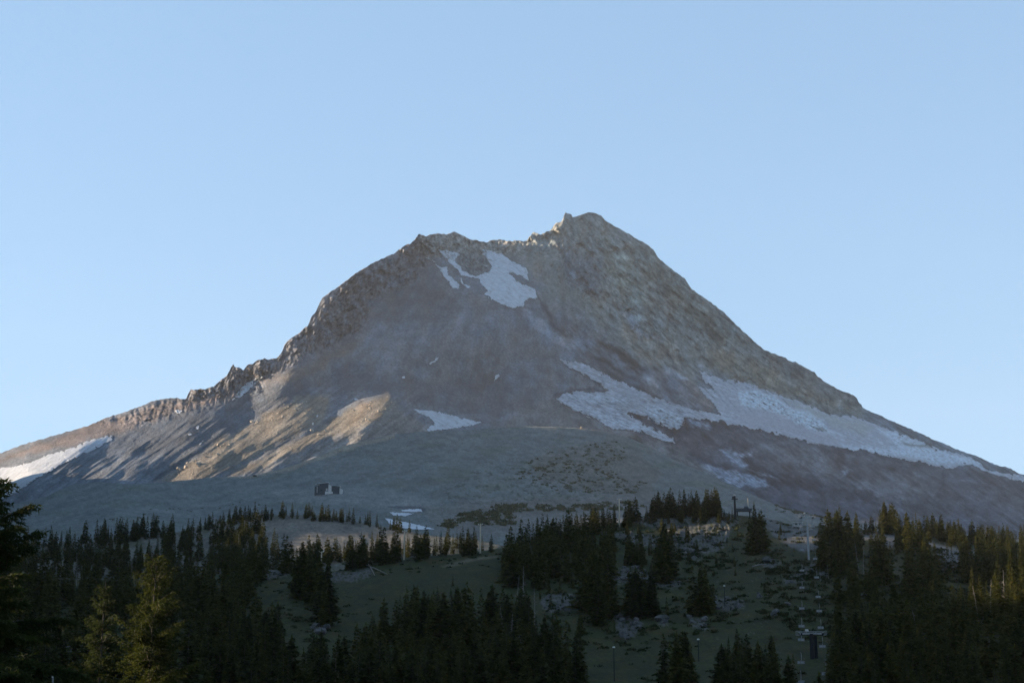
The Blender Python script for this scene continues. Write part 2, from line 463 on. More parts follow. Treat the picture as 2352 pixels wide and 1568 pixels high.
def m_color(u, v):
    base = np.array((.140, .145, .155))
    C = np.ones(u.shape + (3,)) * base
    wu = u + 12 * fbm(u / 60, v / 60, 5); wv = v + 12 * fbm(u / 60 + 77, v / 60, 5)
    P = lambda poly, soft, warp=8: soft_poly(wu, wv, poly, soft, warp, 18)
    # pale olive and tan face under the summit
    C = paint(C, P([(1180, 470), (1400, 470), (1620, 660), (1800, 790), (2000, 930), (1980, 965), (1780, 905), (1620, 860), (1560, 900), (1430, 850), (1300, 770), (1240, 690), (1260, 620), (1180, 560)], 22), (.188, .187, .168))
    for pl, c in (([(1480, 560), (1600, 680), (1720, 790), (1640, 790), (1560, 720), (1480, 640), (1440, 570)], (.14, .145, .125)),
                  ([(1280, 560), (1380, 600), (1380, 680), (1300, 660)], (.13, .14, .15)),
                  ([(1380, 540), (1450, 590), (1500, 700), (1440, 700), (1390, 620)], (.24, .235, .19)),
                  ([(1620, 790), (1800, 850), (1960, 940), (1800, 905), (1640, 850)], (.20, .17, .125)),
                  ([(1780, 800), (1960, 905), (1970, 935), (1850, 900), (1760, 840)], (.125, .12, .11)),
                  ([(1240, 680), (1330, 700), (1420, 800), (1340, 800), (1250, 740)], (.17, .175, .175)),
                  ([(1420, 740), (1500, 770), (1560, 830), (1500, 840), (1430, 790)], (.22, .19, .155)),
                  ([(1470, 850), (1560, 850), (1600, 890), (1650, 950), (1600, 945), (1500, 900)], (.19, .145, .12)),
                  ([(950, 530), (1220, 545), (1260, 600), (1230, 640), (1180, 590), (1000, 585), (940, 560)], (.215, .195, .165)),
                  ([(1060, 585), (1140, 590), (1120, 635), (1080, 640), (1050, 610)], (.12, .125, .12))):
        C = paint(C, P(pl, 14, 12), c, .85)
    # left arete: reddish brown rock
    C = paint(C, P([(430, 930), (430, 880), (540, 820), (620, 810), (720, 720), (800, 620), (880, 580), (960, 530), (1000, 620), (1040, 700), (960, 700), (860, 740), (820, 790), (620, 880), (500, 930)], 14), (.130, .120, .122), .9)
    C = paint(C, P([(880, 600), (980, 600), (1060, 700), (1000, 740), (860, 740), (850, 680)], 14), (.095, .095, .10), .8)
    C = paint(C, P([(620, 880), (760, 810), (840, 770), (820, 800), (700, 870), (560, 930)], 8), (.15, .125, .11), .9)
    C = paint(C, P([(-100, 1090), (250, 960), (420, 915), (560, 905), (420, 945), (260, 1000), (0, 1060)], 8), (.175, .13, .11), .8)
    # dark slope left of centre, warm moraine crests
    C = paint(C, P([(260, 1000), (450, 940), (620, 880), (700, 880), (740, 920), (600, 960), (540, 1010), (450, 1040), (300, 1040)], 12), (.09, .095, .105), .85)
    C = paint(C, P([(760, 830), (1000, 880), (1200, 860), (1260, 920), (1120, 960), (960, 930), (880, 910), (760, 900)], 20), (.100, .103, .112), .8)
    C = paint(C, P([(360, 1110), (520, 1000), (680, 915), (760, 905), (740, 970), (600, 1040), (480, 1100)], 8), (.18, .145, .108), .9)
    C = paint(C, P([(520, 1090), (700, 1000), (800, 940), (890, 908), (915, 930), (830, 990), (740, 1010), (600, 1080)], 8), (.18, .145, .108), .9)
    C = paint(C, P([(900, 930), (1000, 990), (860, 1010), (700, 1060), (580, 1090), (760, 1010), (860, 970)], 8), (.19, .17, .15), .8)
    C = paint(C, P(c5([(600, 1085), (640, 1100), (470, 1190), (400, 1220), (250, 1330), (120, 1440), (60, 1450), (200, 1300), (350, 1200), (480, 1170)]), 3, 5), (.07, .075, .08), .9)
    # central gully debris and ice-cored rubble between the glaciers
    C = paint(C, P([(1150, 700), (1260, 700), (1420, 800), (1560, 870), (1640, 950), (1560, 945), (1420, 880), (1280, 810), (1200, 760)], 14, 14), (.135, .14, .155), .9)
    for pl in (c6([(1350, 800), (1390, 860), (1450, 940), (1500, 1050), (1620, 1160), (1900, 1350), (1880, 1370), (1600, 1180), (1470, 1050), (1400, 920)]),
               c7([(380, 140), (470, 190), (600, 290), (780, 400), (880, 470), (840, 475), (640, 360), (480, 240)]),
               c7([(600, 160), (720, 210), (900, 310), (1000, 400), (960, 400), (780, 310), (620, 200)]),
               c7([(580, 340), (760, 440), (900, 530), (1100, 620), (1230, 670), (1180, 680), (980, 610), (700, 460)]),
               c7([(1170, 250), (1200, 300), (1240, 400), (1220, 410), (1180, 330), (1150, 280)])):
        C = paint(C, P(pl, 6, 6), (.045, .047, .052), 1.0)
    for pl in (c6([(2060, 930), (2130, 970), (2276, 1090), (2276, 1200), (2200, 1130)]), c7([(870, 10), (960, 60), (1130, 170), (1060, 150), (950, 90)]),
               c6([(1230, 960), (1420, 1050), (1500, 1150), (1700, 1200), (1900, 1360), (1700, 1330), (1400, 1180)])):
        C = paint(C, P(pl, 5, 8), (.25, .26, .28), .7)
    for pl in (c7([(960, 440), (1020, 450), (1100, 515), (1100, 540), (1010, 510)]), c7([(1110, 380), (1180, 390), (1340, 475), (1320, 492), (1180, 440)]), c7([(1410, 360), (1440, 350), (1460, 380), (1430, 395)])):
        C = paint(C, P(pl, 4, 4), (.30, .30, .31), .85)
    mo = soft_poly(u, v, [(-50, 1150), (150, 1040), (420, 960), (700, 880), (960, 890), (1000, 990), (800, 1060), (560, 1130), (300, 1150), (0, 1220)], 30)
    C = C * (1 + mo * (.55 * fbm((u * .82 - v * .57) / 130, (v * .82 + u * .57) / 7, 4) + .5 * np.maximum(0, fbm(u / 3.2, v / 2.6, 2) - .25)))[..., None]
    # lower right slate moraine
    C = paint(C, P([(1380, 950), (1640, 940), (1900, 1010), (2200, 1070), (2600, 1130), (2600, 1330), (1900, 1300), (1700, 1200), (1520, 1080)], 14), (.072, .077, .094), .92)
    C = paint(C, P([(1740, 1020), (1900, 1030), (1950, 1090), (1900, 1100), (1800, 1060)], 20, 14), (.15, .15, .16), .7)
    C = paint(C, P([(1960, 1100), (2100, 1080), (2130, 1130), (2050, 1170), (1960, 1150)], 20, 14), (.14, .14, .15), .6)
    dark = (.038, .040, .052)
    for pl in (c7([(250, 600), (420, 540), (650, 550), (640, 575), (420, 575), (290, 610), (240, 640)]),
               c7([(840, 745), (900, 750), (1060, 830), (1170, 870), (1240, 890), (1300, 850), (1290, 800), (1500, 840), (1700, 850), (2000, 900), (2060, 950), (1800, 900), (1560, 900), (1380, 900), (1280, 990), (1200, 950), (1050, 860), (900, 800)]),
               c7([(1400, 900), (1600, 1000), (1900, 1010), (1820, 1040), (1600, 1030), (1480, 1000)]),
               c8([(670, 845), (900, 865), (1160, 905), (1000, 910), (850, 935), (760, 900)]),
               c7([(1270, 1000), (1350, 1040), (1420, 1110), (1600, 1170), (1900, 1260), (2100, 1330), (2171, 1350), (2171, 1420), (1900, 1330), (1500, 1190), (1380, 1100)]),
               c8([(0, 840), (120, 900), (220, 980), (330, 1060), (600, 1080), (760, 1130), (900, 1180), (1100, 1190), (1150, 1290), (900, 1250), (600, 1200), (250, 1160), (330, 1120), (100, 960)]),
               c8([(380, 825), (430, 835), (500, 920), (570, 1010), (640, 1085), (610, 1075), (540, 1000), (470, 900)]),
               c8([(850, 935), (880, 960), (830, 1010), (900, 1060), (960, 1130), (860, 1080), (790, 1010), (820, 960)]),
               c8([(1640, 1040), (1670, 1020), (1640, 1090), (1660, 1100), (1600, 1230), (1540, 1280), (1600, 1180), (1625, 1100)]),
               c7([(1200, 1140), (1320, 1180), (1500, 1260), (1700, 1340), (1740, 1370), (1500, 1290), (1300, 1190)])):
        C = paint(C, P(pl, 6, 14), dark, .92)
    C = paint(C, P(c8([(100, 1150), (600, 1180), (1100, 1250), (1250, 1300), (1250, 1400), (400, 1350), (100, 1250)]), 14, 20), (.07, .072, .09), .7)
    # dirty ice showing through the rubble
    ice = fbm((u * .85 + v * .5) / 16, (v * .85 - u * .5) / 4, 5)
    for pl in (c7([(1420, 1170), (1560, 1200), (1750, 1240), (1900, 1290), (2010, 1350), (1880, 1370), (1700, 1370), (1600, 1310), (1480, 1220)]),
               c7([(1580, 1050), (1700, 1060), (1760, 1130), (1840, 1190), (1820, 1215), (1700, 1150)]),
               c7([(1700, 1080), (1850, 1060), (1860, 1100), (1760, 1110)]), c7([(1850, 1220), (1950, 1250), (2090, 1320), (2000, 1290)]),
               c8([(840, 1040), (880, 1040), (885, 1070), (860, 1075)]), c7([(1340, 810), (1520, 850), (1520, 885), (1440, 895), (1360, 860)])):
        m = P(pl, 5, 8)
        C = paint(C, m * (0.35 + .65 * sstep(ice, -.25, .15)), (.33, .35, .40), .85)
    # H2 shoulder
    C = paint(C, P(c7([(-200, 900), (0, 700), (80, 660), (260, 640), (600, 800), (900, 930), (1230, 1010), (1500, 1200), (1600, 1320), (1000, 1100)]), 8), (.128, .125, .12), .75)
    # streaks down the fall line, fanning from the summit
    th = np.arctan2(u - 1230, v - 330); rr = np.hypot(u - 1230, v - 330)
    st = fbm(th * 26, rr / 90, 6, False, 0.65) * .5 + fbm(u / 26, v / 20, 5) * .35
    dst = np.minimum(fbm((u * .83 + v * .55) / 50, (v * .83 - u * .55) / 7, 5), .5)
    right = sstep(u, 1250, 1450)
    C = C * (1 + 1.7 * (st * (.5 + .5 * right) + .4 * dst * right))[..., None]
    for poly, a_, sc, soft in ROCKY:
        m = soft_poly(u, v, poly, soft * 1.5)
        k = m > .01
        fa = .55 * facet(u[k] / (sc * .5), v[k] / (sc * .62), 3) + .45 * facet(u[k] / (sc * .22), v[k] / (sc * .3), 9) + .35 * fbm(u[k] / 3, v[k] / 3, 2)
        C[k] *= (1 + (.55 if sc > 20 else 1.1) * fa * m[k])[:, None]
    tint = fbm(u / 40 + 5, v / 60, 5) * sstep(v, 1050, 900)
    C[..., 0] *= (1 + .22 * tint) * (.95 - .04 * sstep(u, 1400, 1800) * sstep(v, 900, 1000)); C[..., 2] *= (1 - .18 * tint) * 1.07
    C = C * (.92 + .36 * fbm(u / 5, v / 3.6, 3) + .2 * fbm(u / 2.2, v / 2.2, 2))[..., None]
    return np.clip(C, .02, .8)


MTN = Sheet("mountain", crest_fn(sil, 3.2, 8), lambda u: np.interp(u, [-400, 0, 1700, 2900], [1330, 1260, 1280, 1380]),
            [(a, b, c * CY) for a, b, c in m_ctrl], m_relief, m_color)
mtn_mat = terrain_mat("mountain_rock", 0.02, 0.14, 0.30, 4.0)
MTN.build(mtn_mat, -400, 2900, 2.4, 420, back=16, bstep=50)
tag(MTN.ob, "grey volcanic peak with a rocky double summit, brown cliffs and scree slopes", "mountain")

# ------------------------------------------------------------------ snow and ice
def snow_color(u, v):
    st = fbm((u + .6 * v) / 30, (v - .6 * u) / 4.5, 5); s2 = fbm(u / 12, v / 9, 4)
    C = np.ones(u.shape + (3,)) * np.array((.44, .46, .50))
    C = paint(C, sstep(st, -.1, .45), (.32, .32, .34), .7)
    C = paint(C, sstep(s2, .2, .5), (.24, .24, .25), .6)
    C = C * (1 + .2 * fbm(u / 3, v / 2.4, 3))[..., None]
    return C


snow_mat, nt, b = nodes_mat("old_snow", 0.75, 0.25)
n1 = tex_noise(nt, 0.02, 6, 0.6); n2 = tex_noise(nt, 0.12, 6, 0.7)
c = mixc(nt, ramp(nt, n1, [(0.3, (.36, .38, .42)), (0.7, (.50, .52, .56))]), ramp(nt, n2, [(0.3, .8), (0.65, 1.05)]))
nt.links.new(c, b.inputs["Base Color"]); bump(nt, b, n2, 2.0)
ice_mat, nt, b = nodes_mat("glacier_ice", 0.6, 0.3)
a = nt.nodes.new("ShaderNodeVertexColor"); a.layer_name = "col"
n2 = tex_noise(nt, 0.05, 8, 0.7)
nt.links.new(mixc(nt, a.outputs["Color"], ramp(nt, n2, [(0.3, .72), (0.5, 1.0), (0.7, 1.15)])), b.inputs["Base Color"])
bump(nt, b, tex_noise(nt, 0.08, 8, 0.75), 6.0)


def patch(sheet, name, poly, label, cat, step=1.0, warp=3.0, wsc=9.0, lift=5.0, mat=snow_mat, relief=None, color=None, kind="structure"):
    P = np.array(poly, float)
    u = np.arange(P[:, 0].min() - warp, P[:, 0].max() + warp + step, step)
    v = np.arange(P[:, 1].min() - warp, P[:, 1].max() + warp + step, step)
    U, V = np.meshgrid(u, v)
    wu = U + warp * fbm(U / wsc, V / wsc, 4); wv = V + warp * fbm(U / wsc + 40, V / wsc, 4)
    wu = wu + warp * .5 * fbm(U / 2.6, V / 2.6, 2); d = pdist(wu, wv, poly) - warp * (.7 * sstep(fbm((U * .8 + V * .6) / 22, (V * .8 - U * .6) / 5, 4), .08, .45) - .25)
    c = sheet.crest(U)
    inside = (d > 0) & (V > c + 1)
    Y = sheet.depth(U, V) - lift
    if relief is not None:
        Y = Y - relief(U, V) * sstep(d, 0, 8)
    W = world_pt(U, V, Y)
    q = inside[:-1, :-1] & inside[1:, :-1] & inside[1:, 1:] & inside[:-1, 1:]
    R, N = U.shape
    i = np.arange(R * N).reshape(R, N)
    f = np.stack([i[:-1, :-1], i[1:, :-1], i[1:, 1:], i[:-1, 1:]], -1)[q]
    if not len(f): return None
    # skirt: close the rim down into the slope
    e = np.concatenate([f[:, [0, 1]], f[:, [1, 2]], f[:, [2, 3]], f[:, [3, 0]]])
    key = np.sort(e, 1); key = key[:, 0] * (R * N) + key[:, 1]
    uq, idx, cnt = np.unique(key, return_index=True, return_counts=True)
    be = e[idx[cnt == 1]]
    low = world_pt(U, V, Y + lift * 2.5)
    V3 = np.concatenate([W.reshape(-1, 3), low.reshape(-1, 3)])
    f = np.concatenate([f, np.stack([be[:, 1], be[:, 0], be[:, 0] + R * N, be[:, 1] + R * N], -1)])
    used, inv = np.unique(f, return_inverse=True)
    attrs = None
    if color is not None:
        Cc = color(U, V).reshape(-1, 3); Cc = np.concatenate([Cc, Cc]); attrs = {"col": Cc[used]}
    ob = mesh_from(name, V3[used], inv.reshape(f.shape), mat, True, attrs=attrs)
    return tag(ob, label, cat, kind=kind)


g_poly = c7([(250, 315), (440, 335), (560, 395), (740, 480), (900, 550), (1050, 615), (1200, 675), (1400, 730), (1600, 768), (1570, 700), (1500, 640), (1420, 540), (1490, 555), (1560, 578), (1480, 500), (1425, 408), (1500, 440), (1640, 480), (1760, 500), (1830, 500), (1900, 535), (2050, 590)]) + \
    c8([(250, 400), (420, 470), (560, 512), (700, 575), (800, 612), (900, 610), (1050, 650), (1200, 715), (1330, 760), (1480, 815), (1600, 865), (1740, 900), (1830, 925), (1920, 985), (1970, 1025), (2100, 1050), (2249, 1068), (2600, 1140), (2600, 1190), (2249, 1110), (2100, 1080), (1980, 1040), (1900, 1015), (1860, 990), (1790, 985), (1690, 1017), (1500, 975), (1300, 935), (1150, 900), (900, 860), (700, 830), (520, 790), (350, 750), (200, 710), (60, 692)]) + \
    c7([(1850, 875), (1700, 848), (1500, 812), (1300, 790), (1290, 850), (1240, 890), (1170, 872), (1060, 830), (970, 770), (850, 742), (845, 760), (900, 800), (1000, 862), (1100, 905), (1200, 960), (1230, 1000), (1100, 972), (950, 912), (800, 892), (700, 880), (610, 820), (480, 762), (350, 700), (255, 645), (290, 605), (420, 578), (560, 592), (680, 575), (600, 500), (450, 425), (330, 355)])
rough_zone = c8([(60, 430), (200, 420), (330, 470), (480, 560), (620, 590), (700, 660), (770, 735), (640, 730), (500, 660), (400, 600), (250, 560), (80, 530)])
rough2 = c8([(1100, 700), (1350, 760), (1500, 830), (1740, 910), (1900, 960), (1950, 1030), (1800, 970), (1640, 980), (1400, 930), (850, 860), (860, 830), (1100, 850), (1300, 870), (1200, 760)])
rough3 = c7([(960, 700), (1100, 700), (1300, 790), (1240, 890), (1150, 860), (1000, 770)])
rough4 = c7([(350, 590), (600, 600), (860, 640), (850, 670), (560, 670), (330, 640)])
rough5 = c7([(260, 640), (480, 700), (800, 800), (1100, 900), (1200, 990), (900, 910), (600, 810)])


def g_rough(u, v):
    m = np.zeros(u.shape)
    for p, f in ((rough_zone, 1.0), (rough2, .55), (rough3, .6), (rough4, .4), (rough5, .4)):
        m = np.maximum(m, f * soft_poly(u, v, p, 6, 5))
    return m


def g_relief(u, v):
    m = g_rough(u, v)
    a, b_ = (u * .9 + v * .43), (v * .9 - u * .43)
    return m * (24 * fbm(a / 12, b_ / 7, 5, True) + 6 * fbm(a / 4, b_ / 3, 3, True)) + 5 * fbm(a / 30, b_ / 5, 4)


def g_color(u, v):
    m = g_rough(u, v)
    a, b_ = (u * .93 + v * .36), (v * .93 - u * .36)
    s = fbm(a / 60, b_ / 5, 5) * .5 + fbm(a / 14, b_ / 7, 4) * .5
    C = np.ones(u.shape + (3,)) * np.array((.30, .305, .34))
    C = paint(C, sstep(s, -.05, .3), (.44, .46, .52), .85)
    C = paint(C, sstep(fbm(a / 90 + 4, b_ / 4, 5), .1, .4), (.23, .23, .26), .55)
    C = paint(C, np.clip(m * 1.4, 0, 1) * sstep(fbm(a / 9, b_ / 5, 4), -.5, .2), (.55, .62, .69), .9)
    C = paint(C, np.clip(m * 1.2, 0, 1) * sstep(fbm(a / 14 + 9, b_ / 4, 5), .15, .5), (.2, .21, .24), .6)
    leftg = soft_poly(u, v, c7([(200, 600), (1300, 600), (1500, 830), (1250, 1020), (200, 700)]), 20)
    C = paint(C, leftg * sstep(fbm(a / 22, b_ / 3.2, 5), -.02, .25), (.13, .135, .155), .75)
    band = soft_poly(u, v, c8([(420, 480), (760, 600), (1100, 700), (1000, 760), (700, 640), (520, 560)]), 10, 8)
    C = paint(C, band, (.31, .30, .29), .7)
    low = soft_poly(u, v, c8([(60, 560), (400, 620), (900, 830), (700, 820), (300, 720), (40, 660)]), 12, 8)
    C = paint(C, low, (.30, .29, .33), .8)
    for pl in (c8([(910, 690), (980, 740), (1050, 775), (960, 735)]), c8([(1310, 805), (1400, 825), (1500, 830), (1580, 865), (1440, 850), (1330, 835)]), c8([(640, 690), (720, 700), (755, 735), (660, 720)])):
        C = paint(C, soft_poly(u, v, pl, 3, 4), (.14, .14, .13), .8)
    C *= (1 + .28 * fbm(u / 5, v / 3.4, 4))[..., None]
    return np.clip(C, .03, .75)


patch(MTN, "glacier", g_poly, "broad pale blue glacier with broken icefalls sweeping down the right side of the peak", "glacier", 1.2, 7, 16, 8, ice_mat, g_relief, g_color)
patch(MTN, "glacier", c1([(-300, 300), (-300, 240), (0, 190), (60, 185), (210, 150), (300, 110), (430, 70), (600, 5), (720, -20), (726, 5), (640, 50), (590, 75), (470, 130), (400, 165), (290, 225), (180, 290), (90, 350), (40, 378), (-300, 520)]),
      "tongue of grey white ice at the far left foot of the peak", "glacier", 1.0, 5, 14, 6, ice_mat, None, lambda u, v: np.clip(np.array((.36, .38, .42)) * (1 + .35 * fbm((u * .8 - v * .6) / 40, (v * .8 + u * .6) / 4, 5))[..., None], .1, .7))
SN = [("snow_field", c6([(890, 440), (980, 455), (1060, 480), (1130, 530), (1200, 570), (1260, 590), (1285, 640), (1280, 700), (1230, 670), (1150, 640), (1110, 640), (1180, 710), (1250, 740), (1340, 780), (1370, 870), (1310, 855), (1260, 880), (1240, 930), (1150, 945), (1060, 915), (960, 865), (905, 825), (935, 790), (880, 740), (860, 700), (800, 680), (700, 660), (680, 620), (590, 540), (510, 445), (580, 450), (700, 480), (655, 520), (650, 550), (705, 590), (710, 620), (780, 660), (850, 670), (900, 640), (945, 630), (970, 580), (930, 520), (885, 480)]), "large branching snowfield in the bowl between the two summits"),
      ("snow_patch", c6([(395, 510), (455, 525), (520, 590), (590, 595), (590, 650), (640, 700), (690, 750), (680, 785), (630, 770), (600, 720), (550, 670), (520, 600), (450, 535)]), "long narrow snow strip left of the branching snowfield"),
      ("snow_patch", c6([(690, 680), (705, 700), (730, 735), (785, 760), (770, 775), (735, 755), (700, 720)]), "thin curved snow sliver between the narrow strip and the branching snowfield"),
      ("snow_patch", c6([(420, 1435), (440, 1410), (470, 1400), (485, 1375), (510, 1370), (495, 1400), (470, 1415), (440, 1432)]), "small slanting snow patch on the bare grey slope below the left summit"),
      ("snow_patch", c6([(1030, 1512), (1038, 1530), (1010, 1560), (985, 1575), (1005, 1530)]), "small upright snow patch near the middle of the bare grey slope"),
      ("snow_patch", [(948, 940), (1000, 944), (1040, 953), (1104, 970), (1080, 978), (985, 990), (980, 985), (1000, 972), (985, 958)], "bright wedge of snow lying behind the sunlit brown moraine"),
      ("snow_patch", c5([(660, 825), (700, 770), (740, 730), (780, 695), (850, 655), (920, 633), (880, 668), (840, 700), (790, 745), (735, 795)]), "long sunlit snow streak under the jagged rock spires on the left ridge"),
      ("snow_patch", c5([(220, 905), (240, 898), (278, 905), (260, 925), (235, 930)]), "small pinkish snow patch below the far left ridge crest"),
      ("snow_patch", c5([(320, 1085), (340, 1080), (358, 1092), (325, 1096)]), "tiny flat snow patch left of the dark stream gully"),
      ("snow_patch", c5([(383, 1030), (400, 1018), (408, 1022), (400, 1050), (385, 1048)]), "tiny upright snow patch above the dark stream gully"),
      ("snow_patch", c5([(440, 1128), (444, 1135), (415, 1168), (405, 1165)]), "tiny slanting snow sliver at the head of the dark stream gully"),
      ("snow_patch", c5([(1590, 812), (1610, 810), (1628, 825), (1600, 828)]), "tiny flat snow patch just above the sunlit moraine crest"),
      ("snow_patch", c5([(1300, 955), (1310, 938), (1322, 940), (1315, 955)]), "tiny snow speck in the shaded hollow between the two moraines"),
      ("snow_patch", c5([(1272, 1010), (1276, 995), (1284, 1000), (1282, 1018)]), "tiny upright snow speck on the shaded side of the left moraine"),
      ("snow_patch", c5([(1962, 645), (1985, 640), (1985, 658), (1965, 660)]), "tiny round snow patch on the grey slope above the right moraine")]
for i, (nm, pl, lab) in enumerate(SN):
    sm = i > 6
    patch(MTN, nm, pl, lab, "snow", 0.7 if sm else 0.9, 1.2 if sm else 3.6, 5 if sm else 11, 6, ice_mat, None, snow_color)

# ------------------------------------------------------------------ grey hill in front of the mountain
h_crest = [(-400, 1215), (-150, 1185), (0, 1160), (54, 1153), (107, 1139), (161, 1114), (179, 1110), (229, 1107), (304, 1112), (358, 1109), (430, 1101.6), (510, 1095), (572, 1092.7), (604, 1087)] + c5([(1100, 1335), (1300, 1265), (1500, 1180), (1700, 1130), (1900, 1085), (2060, 1070), (2150, 1065), (2240, 1063)]) + c7([(0, 865), (240, 868), (450, 880), (560, 895), (700, 920), (850, 960), (1000, 1022), (1200, 1130), (1500, 1262), (1700, 1350), (1900, 1440), (2100, 1530)]) + [(1900, 1190), (2100, 1215), (2352, 1240), (2900, 1300)]
h_ctrl = [(-400, 1215, 2300), (0, 1160, 2300), (200, 1108, 2350), (430, 1101, 2350), (604, 1087, 2350), (800, 1022, 2450), (1000, 975, 2550), (1300, 978, 2800), (1480, 1020, 2900), (1700, 1130, 2750), (1900, 1190, 2800), (2352, 1240, 3000), (2900, 1300, 3200),
          (300, 1150, 1850), (600, 1130, 1900), (740, 1135, 1800), (900, 1080, 2100), (1100, 1050, 2250), (1430, 1030, 2650), (1300, 1100, 2050), (1100, 1120, 1850), (900, 1180, 1600), (950, 1220, 1450), (1150, 1190, 1600), (1500, 1120, 2250), (1500, 1170, 1850), (1700, 1170, 2250),
          (-400, 1330, 1400), (0, 1260, 1450), (400, 1240, 1450), (600, 1240, 1450), (1200, 1270, 1400), (1700, 1260, 1500), (2352, 1330, 1500), (2900, 1400, 1500), (800, 1330, 1200), (1600, 1330, 1200)]
H_RIDGES = [(c5([(600, 1455), (800, 1400), (1100, 1345), (1300, 1275), (1500, 1195), (1700, 1140), (1900, 1100)]), 34, 14, 14),
            (c1([(20, 440), (150, 415), (300, 375), (450, 308), (560, 300)]), 14, 14, 20),
            (c7([(-250, 1250), (50, 1140), (220, 1070), (500, 1040), (720, 995), (860, 1080), (980, 1180)]), 18, 30, 30),
            (c7([(100, 1300), (400, 1180), (700, 1130), (860, 1100)]), 10, 20, 16),
            (c2([(480, 370), (640, 400), (800, 470), (900, 510)]), 12, 20, 24)]


def h_relief(u, v):
    y = np.zeros(u.shape)
    for line, h, a, c_ in H_RIDGES:
        d, fr = ldist(u + 4 * fbm(u / 30, v / 30, 3), v, line)
        y -= h * np.exp(-np.abs(d) / np.where(d > 0, c_, a)) * sstep(fr, 0, .1) * (1 - sstep(fr, .9, 1))
    m = soft_poly(u, v, c7([(50, 1150), (300, 1060), (700, 980), (900, 1080), (1100, 1250), (1000, 1420), (500, 1400), (100, 1300)]), 20, 10)
    y -= m * 12 * (.5 * facet(u / 22, v / 14) + .4 * facet(u / 7, v / 5, 5) + fbm(u / 12, v / 7, 5) + fbm(u / 40, v / 20, 4, True))
    return y - 3 * fbm(u / 10, v / 9, 5) - 9 * fbm(u / 70, v / 60, 4)


def h_color(u, v):
    C = np.ones(u.shape + (3,)) * np.array((.122, .125, .118))
    wu = u + 10 * fbm(u / 60, v / 30, 5); wv = v + 6 * fbm(u / 60 + 9, v / 30, 5)
    P = lambda poly, soft, warp=6: soft_poly(wu, wv, poly, soft, warp, 18)
    C = paint(C, sstep(fbm(u / 120, v / 22, 5), 0, .4), (.105, .11, .09), .8)
    C = paint(C, P(c5([(580, 1420), (800, 1390), (1100, 1330), (1500, 1175), (1900, 1080), (1900, 1110), (1500, 1220), (1100, 1370), (800, 1420)]), 3, 3), (.22, .18, .135), .8)  # sunlit rim of the crest, painted as a warm pale band
    C = paint(C, P([(620, 1125), (900, 1125), (1020, 1150), (960, 1175), (820, 1160), (640, 1150)], 10), (.17, .165, .155), .7)
    C = paint(C, P(c7([(50, 1150), (300, 1060), (700, 980), (900, 1080), (1100, 1250), (1000, 1420), (500, 1400), (100, 1300)]), 14), (.125, .105, .085), .6)
    C = paint(C, P([(1050, 1150), (1500, 1130), (1650, 1170), (1500, 1200), (1050, 1220)], 14), (.135, .115, .10), .7)
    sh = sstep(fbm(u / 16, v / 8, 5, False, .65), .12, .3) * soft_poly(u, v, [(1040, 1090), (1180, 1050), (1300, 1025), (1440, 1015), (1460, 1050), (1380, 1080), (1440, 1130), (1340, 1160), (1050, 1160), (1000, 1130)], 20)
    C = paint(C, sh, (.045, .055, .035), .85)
    C = paint(C, P([(970, 1160), (1180, 1160), (1200, 1240), (1000, 1240)], 10), (.135, .12, .105), .6)
    C = paint(C, P(c2([(880, 430), (1100, 435), (1140, 460), (1120, 475), (980, 450), (900, 440)]), 2, 2), (.05, .05, .055), .8)
    C = paint(C, P(c7([(400, 868), (560, 890), (600, 905), (420, 885)]), 2, 2), (.24, .17, .11), .8)  # small sunlit spot on the crest, painted into the colour
    C = C * (.98 + .38 * fbm(u / 14, v / 6, 5) + .36 * fbm(u / 4, v / 2.6, 3))[..., None]
    C[..., 0] *= .95; C[..., 2] *= 1.05
    return np.clip(C, .02, .5)


HILL = Sheet("grey_hill", crest_fn(h_crest, 1.0, 9), lambda u: np.interp(u, [-400, 0, 1700, 2352, 2900], [1310, 1280, 1280, 1300, 1350]), h_ctrl, h_relief, h_color)
HILL.build(terrain_mat("grey_scree", 0.03, 0.35, 0.28, 1.0), -400, 2900, 2.6, 170, bstep=25, bdrop=.55)
for pl, lab in ((c2([(875, 508), (960, 525), (1080, 550), (1200, 580), (1090, 584), (960, 572), (905, 545)]), "lowest and longest of the three snow patches in the grey gully"),
                (c2([(903, 470), (960, 474), (1068, 478), (1010, 498), (930, 492)]), "middle one of the three snow patches in the grey gully"),
                (c2([(980, 458), (1050, 450), (1110, 452), (1118, 468), (1050, 471), (990, 466)]), "uppermost of the three snow patches in the grey gully")):
    patch(HILL, "snow_patch", pl, lab, "snow", .7, 1.2, 6, 2.5)

# ------------------------------------------------------------------ forested knoll (left, middle distance)
k_crest = [(-400, 1270), (0, 1250), (215, 1243), (268, 1236), (379, 1225), (411, 1221), (470, 1205), (537, 1193), (604, 1186), (642, 1182), (731, 1182), (803, 1196), (878, 1207), (928, 1218), (1000, 1230), (1100, 1240), (1200, 1262), (1500, 1330), (2900, 1500)]
k_ctrl = [(-400, 1270, 1150), (0, 1250, 1200), (400, 1222, 1230), (640, 1182, 1260), (800, 1196, 1250), (1000, 1230, 1200), (1200, 1262, 1150), (1500, 1330, 1100), (2900, 1500, 1000),
          (0, 1320, 950), (400, 1320, 950), (640, 1230, 1160), (700, 1310, 960), (1000, 1300, 1000), (-400, 1420, 850), (0, 1400, 830), (700, 1400, 850), (1200, 1400, 900), (2900, 1600, 900)]


